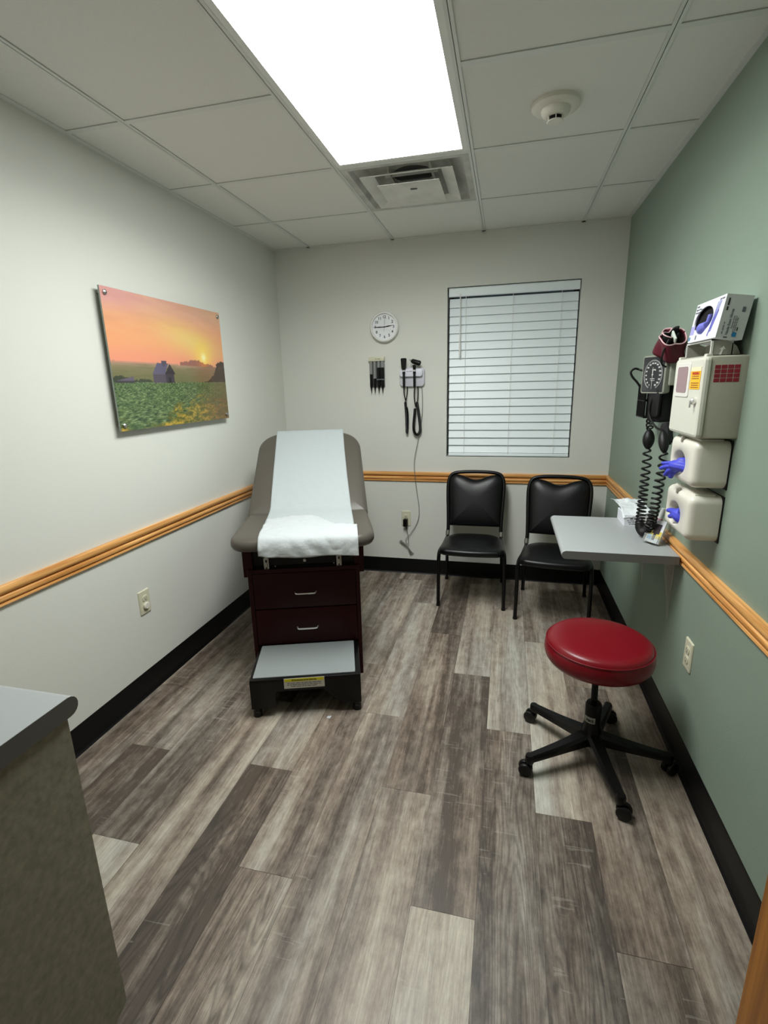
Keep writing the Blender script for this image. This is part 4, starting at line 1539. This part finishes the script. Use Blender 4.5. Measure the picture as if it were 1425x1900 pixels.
# glove dispensers with a round mouth: front panel as ring loft
def dispenser(zc, yc, label, kind, dx):
    e_ = empty('glove_dispenser', (W, yc, zc))
    tag(e_, label, 'glove dispenser', None)
    hxw, hyh = 0.126, 0.077
    n = 10
    N_ = 4 * (n + 1)
    body_ = MB()
    # shell
    rings = []
    for d, z in ((0.0, 0.004), (0.0, dx - 0.024), (0.003, dx - 0.012), (0.010, dx - 0.003), (0.020, dx)):
        rings.append([(x, y, z) for x, y in rrect(hxw - d, hyh - d, 0.026 - d * 0.6, n, 8)])
    # mouth ring: an ellipse sampled with matching count
    cxm, cym, rx, ry = -0.018, -0.010 if kind == 0 else -0.012, 0.064, 0.040
    outer = rings[-1]
    def ell(k, sc__, z):
        out = []
        for (x, y, _z) in outer:
            a = math.atan2((y - cym) * 1.3, x - cxm)
            out.append((cxm + rx * sc__ * math.cos(a), cym + ry * sc__ * math.sin(a), z))
        return out
    rings.append(ell(0, 1.12, dx + 0.0005))
    rings.append(ell(0, 1.0, dx - 0.004))
    rings.append(ell(0, 0.92, dx - 0.016))
    rings.append(ell(0, 0.90, dx - 0.034))
    body_.loft(rings, cap0=True, cap1=False, M=RM)
    if kind == 1:
        pass
    sh_ = body_.build('cover', M_cream, e_, smooth=50)
    MB().lathe([(0, 0), (1, 0), (1, 0.0005), (0, 0.0005)], 24, M=RM @ Matrix.Translation((cxm, cym, dx - 0.035)) @ Matrix.Diagonal((rx, ry, 1, 1))).build('mouth', M_dark, e_)
    MB().box(-hxw + 0.03, hxw - 0.02, hyh - 0.002, hyh + 0.004, 0.02, dx - 0.02, 0.002, M=RM).build('lid', M_cream, e_)
    MB().box(-0.012, 0.000, hyh - 0.016, hyh + 0.003, dx - 0.012, dx + 0.003, 0.0015, M=RM).build('latch', mat('latch_grey', (150, 148, 138), 0.4), e_)
    MB().box(-hxw - 0.002, hxw + 0.002, -hyh - 0.002, hyh + 0.002, 0.0, 0.005, 0.002, M=RM).build('wall_plate', M_rubber, e_)
    return e_, (cxm, cym)


dA, mA = dispenser(1.178, -1.742, 'upper round-mouthed cream glove dispenser just below the sharps cabinet', 0, 0.106)
dB, mB = dispenser(0.997, -1.738, 'lower round-mouthed cream glove dispenser just above the desk', 1, 0.100)
gA = glove('nitrile_glove', Matrix.Translation((W, -1.742, 1.178)) @ RM, [
    ([(0.020, -0.025, 0.074), (0.0, -0.020, 0.104), (-0.024, -0.020, 0.122)], [0.024, 0.020, 0.016]),
    ([(-0.008, -0.014, 0.108), (-0.030, -0.016, 0.130), (-0.050, -0.020, 0.148)], [0.010, 0.008, 0.006]),
    ([(-0.008, -0.024, 0.110), (-0.034, -0.030, 0.134), (-0.056, -0.040, 0.150)], [0.011, 0.009, 0.007]),
    ([(-0.004, -0.032, 0.110), (-0.028, -0.044, 0.128), (-0.040, -0.062, 0.136)], [0.011, 0.009, 0.007]),
    ([(-0.010, -0.034, 0.106), (-0.024, -0.052, 0.118), (-0.030, -0.070, 0.122)], [0.009, 0.008, 0.006]),
    ([(0.014, -0.012, 0.080), (0.006, -0.002, 0.100), (-0.010, -0.004, 0.112)], [0.014, 0.010, 0.007]),
])
tag(gA, 'blue nitrile glove hanging out of the upper cream dispenser', 'glove', 'blue gloves in the dispensers')
gB = glove('nitrile_glove', Matrix.Translation((W, -1.738, 0.997)) @ RM, [
    ([(0.024, -0.030, 0.064), (0.014, -0.014, 0.086), (-0.004, -0.010, 0.098)], [0.024, 0.022, 0.016]),
    ([(0.000, -0.008, 0.096), (-0.022, -0.006, 0.106), (-0.040, -0.010, 0.110)], [0.013, 0.010, 0.008]),
    ([(0.006, -0.018, 0.094), (-0.014, -0.024, 0.104), (-0.026, -0.030, 0.106)], [0.014, 0.010, 0.008]),
    ([(0.024, -0.006, 0.080), (0.030, 0.010, 0.086), (0.022, 0.022, 0.084)], [0.014, 0.012, 0.008]),
    ([(0.028, -0.030, 0.076), (0.032, -0.044, 0.084)], [0.014, 0.008]),
])
tag(gB, 'blue nitrile glove bunched in the mouth of the lower cream dispenser', 'glove', 'blue gloves in the dispensers')

# grey open glove-box holder above the sharps cabinet
ho = empty('glove_box_holder', (W, -1.725, 1.517))
tag(ho, 'grey open-fronted wall holder between the sharps cabinet and glove box', 'holder')
M_hold = mat('grey_clear_plastic', (160, 158, 148), 0.3)
hh = MB()
arc = [(0.0, 0.0, 0.0)]
sidep = [(0, 0, 0.0), (0, 0, 0.088), (0, 0.048, 0.088), (0, 0.048, 0.060), (0, 0.040, 0.038), (0, 0.026, 0.020), (0, 0.008, 0.010), (0, 0.0, 0.008)]
for s in (-0.112, 0.110):
    hh.prism([(s, y, z) for _, y, z in sidep], (0.003, 0, 0), M=RM)
hh.box(-0.112, 0.113, -0.001, 0.002, 0.0, 0.088, M=RM)
hh.box(-0.112, 0.113, 0.0455, 0.048, 0.045, 0.088, M=RM)
hh.box(-0.112, 0.113, 0.0, 0.048, 0.030, 0.033, M=RM)
hh.build('shell', M_hold, ho, smooth=0)
fr_ = MB()
fr_.box(0.110, 0.115, 0.0, 0.048, 0.085, 0.091, M=RM).box(-0.114, -0.110, 0.0, 0.048, 0.085, 0.091, M=RM).box(-0.114, 0.115, 0.044, 0.048, 0.085, 0.091, M=RM)
fr_.build('front_rim', M_white, ho, smooth=0)
ar_ = MB()
ar_.prism([(0.0137, y, z) for y, z in ((0.002, 0.060), (0.018, 0.056), (0.018, 0.050), (0.028, 0.056), (0.018, 0.066), (0.018, 0.061), (0.002, 0.066))], (0.0006, 0, 0),
          M=RM @ Matrix.Translation((0.1000, 0, 0)))
ar_.build('arrow_mark', M_white, ho, smooth=0)

# glove carton perched on the holder, leaning back to the wall
gb = empty('glove_carton', (W - 0.098, -1.763, 1.5675), 0)
tag(gb, 'white carton of purple exam gloves tipped on top of the wall holder', 'glove box')
tiltM = Matrix.Rotation(math.radians(8), 4, 'Y')
GM = tiltM @ RM                                     # local x -> -y, y -> up, z -> into room; origin at front bottom centre
cw, chh_, cd = 0.121, 0.122, 0.072
m_cart = mat('carton_white', (236, 238, 246), 0.45)
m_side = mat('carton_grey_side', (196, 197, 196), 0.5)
ct_ = MB()
# front panel with oval mouth
n = 8
outer = rrect(cw, chh_ / 2, 0.0008, n, 12)
outer = [(x, y + chh_ / 2, 0.0) for x, y in outer]
mx, my, mrx, mry = -0.026, 0.066, 0.078, 0.041
inner = []
for (x, y, z) in outer:
    a = math.atan2((y - my) * 1.7, x - mx)
    inner.append((mx + mrx * math.cos(a) , my + mry * math.sin(a) * (1.0 if math.sin(a) > 0 else 0.95), 0.0))
deep = [(x, y, -0.004) for x, y, z in inner]
back_ = [(x, y, -cd) for x, y, z in outer]
ct_.loft([back_, outer, inner, deep], cap0=True, cap1=False, M=GM)
ct_.build('carton', m_cart, gb, smooth=0)
MB().box(-cw + 0.01, cw - 0.01, 0.01, chh_ - 0.01, -0.03, -0.0125, M=GM).build('carton_mouth_shade', M_dark, gb, smooth=0)  # black slab behind the mouth: shade inside the carton, put in as colour
sd_ = MB().box(cw, cw + 0.0008, 0.0, chh_, -cd, 0.0, M=GM)
so_ = sd_.build('side_panel', m_side, gb, smooth=0)
# side text reads upward (rotated 90 degrees)
SD = GM @ frame((cw + 0.0012, 0, 0), (0, 1, 0), (0, 0, 1))     # local x -> up, y -> into room (+z of GM)
def side_t(nm, b_, size, x, y, m, **k):
    return text(nm, b_, size, SD @ Matrix.Translation((x, y, 0)), m, so_, **k)
print_lines('print_line', [0.034], SD @ Matrix.Translation((0.094, -0.010, 0)), M_ink, so_, lh=0.0085, h=0.5)
side_t('print_heading', 'Nitrile Exam Gloves', 0.0088, 0.046, -0.026, M_grayink, bold=0.0002)
side_t('print_line', 'Powder-free', 0.0070, 0.046, -0.035, M_grayink)
print_lines('print_line', [0.055, 0.048], SD @ Matrix.Translation((0.036, -0.043, 0)), M_grayink, so_, lh=0.0045, h=0.4)
print_lines('print_line', [0.034], SD @ Matrix.Translation((0.028, -0.013, 0)), M_grayink, so_, lh=0.0062)
sb_ = MB().box(0.006, 0.018, -0.052, -0.041, 0.0, 0.0004, M=SD)
sb_.build('blue_square', M_blueink, so_, smooth=0)
MB().box(0.076, 0.090, -0.058, -0.050, 0.0, 0.0004, M=SD).box(0.0, 0.005, -0.030, -0.020, 0.0, 0.0004, M=SD).build('dark_square', M_grayink, so_, smooth=0)
print_lines('print_line', [0.014], SD @ Matrix.Translation((0.030, -0.051, 0)), M_ink, so_, lh=0.008)
# front print
text('print_heading', 'Nitrile\nExam Gloves\nPowder-free', 0.0095, GM @ Matrix.Translation((-cw + 0.006, 0.104, 0.0006)), M_grayink, gb, align='LEFT')
print_lines('print_line', [0.034], GM @ Matrix.Translation((cw - 0.026, 0.113, 0.0003)), M_grayink, gb, lh=0.0085, h=0.5)
MB().box(-cw + 0.002, -0.085, 0.024, 0.052, 0.0002, 0.0005, M=GM).build('lilac_panel', M_lilac, gb, smooth=0)
hp = MB()
for i, (xa_, ya_, xb_, yb2) in enumerate(((0.050, 0.020, 0.070, 0.108), (0.058, 0.030, 0.082, 0.112), (0.062, 0.030, 0.093, 0.108), (0.060, 0.022, 0.090, 0.082), (0.046, 0.010, 0.060, 0.055))):
    dxx, dyy = xb_ - xa_, yb2 - ya_
    L_ = math.hypot(dxx, dyy)
    nx, ny = -dyy / L_ * 0.0035, dxx / L_ * 0.0035
    hp.prism([(xa_ - nx, ya_ - ny, 0.0002 + i * 0.0001), (xb_ - nx * 0.5, yb2 - ny * 0.5, 0.0002 + i * 0.0001), (xb_ + nx * 0.5, yb2 + ny * 0.5, 0.0002 + i * 0.0001), (xa_ + nx, ya_ + ny, 0.0002 + i * 0.0001)],
             (0, 0, 0.0003), M=GM)
hp.build('printed_hand', mat('violet_print', (104, 104, 196), 0.5), gb, smooth=0)
MB().box(-cw + 0.004, -cw + 0.016, 0.006, 0.018, 0.0002, 0.0006, M=GM).build('blue_square', M_blueink, gb, smooth=0)
MB().box(-0.060, -0.050, 0.006, 0.020, 0.0002, 0.0006, M=GM).build('dark_square', M_grayink, gb, smooth=0)
gC = glove('nitrile_glove', Matrix.Translation((W - 0.098, -1.763, 1.5665)) @ GM, [
    ([(-0.040, 0.036, -0.016), (-0.010, 0.040, -0.010), (0.016, 0.046, -0.008)], [0.018, 0.022, 0.014]),
    ([(0.000, 0.050, -0.014), (0.010, 0.066, -0.008), (0.012, 0.080, -0.006)], [0.010, 0.008, 0.006]),
    ([(-0.020, 0.036, -0.020), (-0.030, 0.050, -0.014)], [0.016, 0.008]),
], m=mat('nitrile_glove_violet', (120, 122, 214), 0.45))
tag(gC, 'violet nitrile glove peeking from the oval opening of the white carton', 'glove')

# ------------------------------------------------------------------ blood pressure unit
bpu = empty('blood_pressure_gauge', (W, -1.25, 1.468))
tag(bpu, 'square black-faced wall blood pressure gauge with coiled black tubing', 'blood pressure gauge')
rot = math.radians(20)
gc = Vector((2.27 - W, -1.267 + 1.25, 0.0))
gn = Vector((-math.cos(rot), -math.sin(rot), 0))
gx = Vector((math.sin(rot), -math.cos(rot), 0))       # to the right as seen from the room
DM = frame(gc, gx, (0, 0, 1))                         # z = gn
hs = MB()
hs.pad(0.077, 0.078, 0.012, [(0.010, -0.034), (0.003, -0.028), (0.0, -0.010), (0.0, -0.002), (0.003, 0.001), (0.006, 0.001), (0.007, -0.001)], M=DM, n=6,
       fn=lambda x, y, z: (x, y, z))
hs.build('housing', M_bpgrey, bpu)
MB().pad(0.0705, 0.0715, 0.008, [(0, -0.002), (0, 0.0002), (0.001, 0.0006)], M=DM, n=6).build('dial_face', M_dial, bpu)
tk = MB()
for k in range(61):
    a = math.radians(-90 - 25 - k * (310 / 60))
    L0, L1 = (0.052, 0.058) if k % 5 == 0 else (0.055, 0.058)
    ca, sa = math.cos(a), math.sin(a)
    tk.prism([(ca * L0 - sa * 0.0004, sa * L0 + ca * 0.0004, 0.0009), (ca * L1 - sa * 0.0004, sa * L1 + ca * 0.0004, 0.0009),
              (ca * L1 + sa * 0.0004, sa * L1 - ca * 0.0004, 0.0009), (ca * L0 + sa * 0.0004, sa * L0 - ca * 0.0004, 0.0009)], (0, 0, 0.0003), M=DM)
arc_ = [(0.0592 * math.cos(math.radians(-115 - k * 5)), 0.0592 * math.sin(math.radians(-115 - k * 5)), 0.0010) for k in range(63)]
tk.tube([DM @ Vector(p) for p in arc_], 0.0006, 5)
tk.build('scale_ticks', mat('dial_white', (225, 226, 224), 0.5), bpu)
M_dw = MATS['dial_white']
nn = []
for k in range(16):
    a = math.radians(-90 - 25 - k * (310 / 15))
    nn.append(text('numeral', str(k * 20), 0.0088, DM @ Matrix.Translation((0.0465 * math.cos(a), 0.0465 * math.sin(a), 0.0010)), M_dw, bpu, bold=0.0003))
nn.append(text('dial_text', 'mmHg', 0.0085, DM @ Matrix.Translation((0.004, 0.020, 0.0010)), M_dw, bpu, bold=0.0003))
print_lines('dial_text', [0.034, 0.026], DM @ Matrix.Translation((0.0, -0.020, 0.0009)), M_dw, bpu, lh=0.0070, h=0.3)
nd = MB()
nd.prism([(-0.0004, -0.058, 0.003), (0.0004, -0.058, 0.003), (0.0012, 0.0, 0.003), (0.0022, 0.012, 0.003), (0.0004, 0.030, 0.003), (-0.0004, 0.030, 0.003), (-0.0022, 0.012, 0.003), (-0.0012, 0.0, 0.003)],
         (0, 0, 0.0006), M=DM)
nd.lathe([(0, 0.001), (0.0035, 0.001), (0.0035, 0.0045), (0, 0.0045)], 16, M=DM)
nd.build('needle', M_dw, bpu)
mt = MB()
mt.box(-0.060, -0.001, -0.100, 0.020, -0.045, 0.056, 0.006)
mt.build('wall_mount', M_bpgrey, bpu)
# storage basket
bs = MB()
ctr = Vector((2.318 - W, -1.135 + 1.25, 0))
for i in range(9):
    for (ax, ay) in ((-0.050 + i * 0.0125, -0.062), (-0.050 + i * 0.0125, 0.062)):
        bs.cyl((ctr.x + ax, ctr.y + ay, -0.182), (ctr.x + ax, ctr.y + ay, -0.042), 0.0028, seg=6)
    ay = -0.060 + i * 0.015
    bs.cyl((ctr.x - 0.052, ctr.y + ay, -0.182), (ctr.x - 0.052, ctr.y + ay, -0.042), 0.0034, seg=6)
for z in (-0.182, -0.11, -0.042):
    bs.tube([(ctr.x - 0.052, ctr.y - 0.062, z), (ctr.x - 0.052, ctr.y + 0.062, z), (ctr.x + 0.053, ctr.y + 0.062, z), (ctr.x + 0.053, ctr.y - 0.062, z)], 0.0034, 6, closed=True)
bs.box(ctr.x - 0.050, ctr.x + 0.052, ctr.y - 0.060, ctr.y + 0.060, -0.184, -0.178)
bs.build('basket', M_black, bpu)


def bq(x, y, z):
    return (x - W, y + 1.25, z - 1.468)


hk = MB()
hk.tube(smoothpath([bq(2.270, -1.16, 1.480), bq(2.250, -1.12, 1.492), bq(2.229, -1.12, 1.497), bq(2.214, -1.12, 1.484), bq(2.222, -1.12, 1.462), bq(2.246, -1.12, 1.435), bq(2.262, -1.12, 1.41)], 6), 0.0048, 10)
hk.build('tube_loop', M_rubber, bpu)


def bulb(p0, p1, r, name='inflation_bulb'):
    p0, p1 = Vector(p0), Vector(p1)
    pts, rs = [], []
    for i in range(13):
        t = i / 12
        pts.append(p0.lerp(p1, t))
        rs.append(0.006 + (r - 0.006) * math.sin(PI * min(1, t * 1.0)) ** 0.75)
    return MB().tube(pts, rs, 18).build(name, M_rubber, bpu, smooth=60)


bulb(bq(2.290, -1.222, 1.236), bq(2.288, -1.236, 1.150), 0.0245)
bulb(bq(2.300, -1.385, 1.246), bq(2.302, -1.428, 1.160), 0.020)
# short curly lead into the bulb
coil([bq(2.305, -1.155, 1.300), bq(2.300, -1.175, 1.275), bq(2.296, -1.195, 1.255), bq(2.290, -1.222, 1.234)], 0.013, 0.0036, lambda t: 0.026).build('curly_lead', M_rubber, bpu)
tb_ = MB().tube(smoothpath([bq(2.285, -1.255, 1.40), bq(2.270, -1.275, 1.36), bq(2.268, -1.285, 1.30), bq(2.285, -1.335, 1.255), bq(2.300, -1.385, 1.246)], 6), 0.0042, 8)
tb_.build('air_tube', M_rubber, bpu)
pts = [bq(2.288, -1.238, 1.150), bq(2.288, -1.243, 1.08), bq(2.285, -1.252, 0.992), bq(2.279, -1.278, 0.90), bq(2.273, -1.300, 0.842), bq(2.270, -1.322, 0.815), bq(2.273, -1.365, 0.806),
       bq(2.278, -1.400, 0.824), bq(2.283, -1.425, 0.862), bq(2.286, -1.440, 0.93), bq(2.290, -1.447, 1.03), bq(2.298, -1.445, 1.11), bq(2.302, -1.430, 1.160)]


def cpitch(t):
    k = abs(t - 0.5) * 2
    return 0.0085 + 0.029 * k ** 1.1


coil(pts, 0.0165, 0.0043, cpitch, seg=8, step=16).build('coiled_tube', M_rubber, bpu)

# black cuff in the basket area
kc = MB()
kc.pad(0.042, 0.078, 0.012, [(0.008, -0.030), (0, -0.022), (0, 0.022), (0.008, 0.030)], M=frame((2.312, -1.262, 1.350), (0.35, -0.94, 0), (0, 0, 1)),
       fn=lambda x, y, z: (x + 0.004 * math.sin(y * 60), y, z + 0.004 * math.sin(y * 45 + x * 30)))
kc.pad(0.034, 0.060, 0.010, [(0.006, -0.008), (0, -0.004), (0, 0.004), (0.006, 0.008)], M=frame((2.284, -1.285, 1.355), (0.30, -0.95, 0), (0.02, 0, 1)))
o = kc.build('blood_pressure_cuff', M_blkfab, None, smooth=50)
tag(o, 'folded black cuff stored under the gauge beside the sharps cabinet', 'cuff')
c3 = MB().tube(smoothpath([(2.318, -1.36, 1.268), (2.316, -1.385, 1.225), (2.320, -1.40, 1.19)], 6), [0.02, 0.022, 0.024] + [0.022] * 8 + [0.012] * 2, 10)
o2 = c3.build('cuff_tail', M_blkfab, o)

# burgundy cuff, rolled and stuffed upright
bc = empty('blood_pressure_cuff', (2.308, -1.335, 1.562))
bc.scale = (0.9, 0.9, 0.9)
bc.rotation_euler = (math.radians(36), math.radians(-14), 0)
tag(bc, 'rolled burgundy cuff with pink piping resting above the gauge', 'cuff')


def band(fn_r, z0, z1, a0, a1, thick, m, name, parent, nseg=48, flare=0.0, nz=8):
    mb = MB()

    def f_(u, v):
        a = a0 + (a1 - a0) * u
        z = z0 + (z1 - z0) * v
        r_ = fn_r(a, v)
        return Vector((r_ * 0.82 * math.cos(a), r_ * 1.05 * math.sin(a), z + 0.010 * math.sin(a * 2 + 1) * v))
    mb.grid(f_, nseg, nz)
    o_ = mb.build(name, m, parent, smooth=60)
    sm = o_.modifiers.new('thickness', 'SOLIDIFY')
    sm.thickness = thick
    return o_, f_


f1 = lambda a, v: 0.074 - 0.014 * v + 0.009 * math.sin(a * 3 + v * 3) + 0.005 * math.sin(a * 5)
o1, ff1 = band(f1, -0.012, 0.070, 0.0, 2 * PI * 0.98, 0.006, M_burgfab, 'outer_wrap', bc)
f2 = lambda a, v: 0.038 - 0.004 * v + 0.012 * math.sin(a * 2 + 1)
o2, ff2 = band(f2, 0.0, 0.088, 0.4, 2 * PI * 0.92, 0.007, M_blkfab, 'inner_wrap', bc)
MB().tube([ff1(k / 40, 1.0) for k in range(41)], 0.0026, 8).build('piping', M_pink, bc)
MB().tube([ff2(k / 40, 1.0) for k in range(6, 30)], 0.0026, 8).build('piping', M_pink, bc)
fil = MB().sphere((0, 0, 0.020), 0.045, 16, (0.8, 1.0, 0.9))
fil.build('inner_fold', M_blkfab, bc)
tg = MB().box(-0.004, 0.004, -0.022, 0.024, 0.070, 0.103, 0.003, M=Matrix.Rotation(math.radians(18), 4, 'X'))
tg.build('tag', mat('white_tag', (225, 232, 224), 0.5), bc)
tt = MB().tube(smoothpath([(-0.020, -0.030, 0.080), (-0.050, -0.060, 0.05), (-0.060, -0.074, 0.00), (-0.04, -0.070, -0.030)], 6), 0.0040, 8)
tt.build('air_tube', M_rubber, bc)

# ------------------------------------------------------------------ things on the desk
DZt = 0.779
wb = empty('wipes_box', (2.285, -1.080, DZt))
tag(wb, 'small white printed box with crumpled wrapper on top at the desk rear', 'box')
bx_ = MB().box(-0.052, 0.058, -0.108, 0.045, 0.0, 0.055, 0.001, 1)
bo = bx_.build('carton', m_cart, wb, smooth=0)
WT = Matrix.Translation((0.0, -0.1085, 0.0)) @ CKM
print_lines('print_heading', [0.055], WT @ Matrix.Translation((0.0, 0.038, 0.0)), M_grayink, bo, lh=0.010, h=0.6)
print_lines('print_line', [0.080, 0.070, 0.060], WT @ Matrix.Translation((0.0, 0.020, 0.0)), M_grayink, bo, lh=0.0078)


def wrapfn(u, v):
    x = -0.060 + 0.125 * v
    y = -0.112 + 0.215 * u
    z = 0.057 + 0.018 * sst(0.0, 0.35, u) + 0.010 * noise.fractal((x * 18, y * 14, 3), 0.8, 2, 4) - 0.022 * sst(0.25, 0, u) * (1 - v)
    if u > 0.75:
        z += 0.010 * (u - 0.75) / 0.25
        x -= 0.020 * (u - 0.75) / 0.25 * (1 - v)
    return Vector((x, y, z + 0.004))


wr = MB().grid(wrapfn, 40, 24).build('wrapper', mat('film_wrapper', (232, 236, 240), 0.3), wb, smooth=60)
wr.modifiers.new('thickness', 'SOLIDIFY').thickness = 0.0006
MB().box(0.02, 0.052, -0.02, 0.03, 0.081, 0.083, M=Matrix.Rotation(math.radians(6), 4, 'X')).build('wrapper_print', M_grayink, wb, smooth=0)

# leaflet holder
lf = empty('leaflet_holder', (2.300, -1.455, DZt))
tag(lf, 'clear stand of small illustrated leaflets leaning toward the green wall', 'leaflet holder')
ln_ = math.radians(24)
n_dir = Vector((-0.80, -0.60, 0)).normalized()
w_dir = Vector((0.60, -0.80, 0)).normalized()
u_dir = (Vector((0, 0, 1)) * math.cos(ln_) - n_dir * math.sin(ln_)).normalized()
LMx = frame((-0.010, 0.010, 0.004), w_dir, u_dir)
pl_ = MB()
pl_.box(-0.032, 0.032, 0.0, 0.100, 0.0, 0.006, M=LMx)
pl_.build('leaflet', m_cart, lf, smooth=0)
pr_ = MB().box(-0.031, 0.031, 0.020, 0.052, 0.0062, 0.0066, M=LMx)
pr_.build('yellow_print', mat('leaflet_yellow', (222, 202, 96), 0.5), lf, smooth=0)
MB().box(-0.010, 0.020, 0.040, 0.082, 0.0068, 0.0072, M=LMx).box(-0.004, 0.008, 0.012, 0.045, 0.0068, 0.0072, M=LMx).build('dark_print', mat('leaflet_dark', (60, 52, 58), 0.5), lf, smooth=0)
MB().box(-0.028, -0.008, 0.012, 0.034, 0.0069, 0.0073, M=LMx).build('blue_print', mat('leaflet_blue', (130, 180, 215), 0.5), lf, smooth=0)
ac = MB()
ac.box(-0.034, 0.034, -0.002, 0.000, -0.004, 0.022, M=LMx)
ac.box(-0.034, 0.034, -0.002, 0.032, 0.018, 0.020, M=LMx)
ac.box(0.034, 0.036, -0.002, 0.032, -0.004, 0.020, M=LMx)
ac.box(-0.034, 0.036, -0.002, 0.085, -0.004, -0.002, M=LMx)
ac.build('acrylic_pocket', M_acr, lf, smooth=0)

# pink-labelled tube leaning behind the leaflets
tbp = empty('ointment_tube', (2.325, -1.372, DZt))
tag(tbp, 'slim pink and white tube leaning on the rail behind the leaflets', 'tube')
MB().tube([(-0.018, 0.0, 0.014), (-0.004, -0.006, 0.060), (0.004, -0.010, 0.095)], [0.013, 0.013, 0.012], 14).build('tube_body', mat('pink_tube', (196, 118, 138), 0.4), tbp)
MB().tube([(-0.024, 0.002, -0.0), (-0.018, 0.0, 0.014)], [0.008, 0.010], 12).build('cap', M_white, tbp)
MB().tube([(0.004, -0.010, 0.095), (0.010, -0.013, 0.125), (0.012, -0.014, 0.140)], [0.0115, 0.010, 0.008], 12).build('crimped_end', mat('pale_tube', (205, 208, 206), 0.4), tbp)
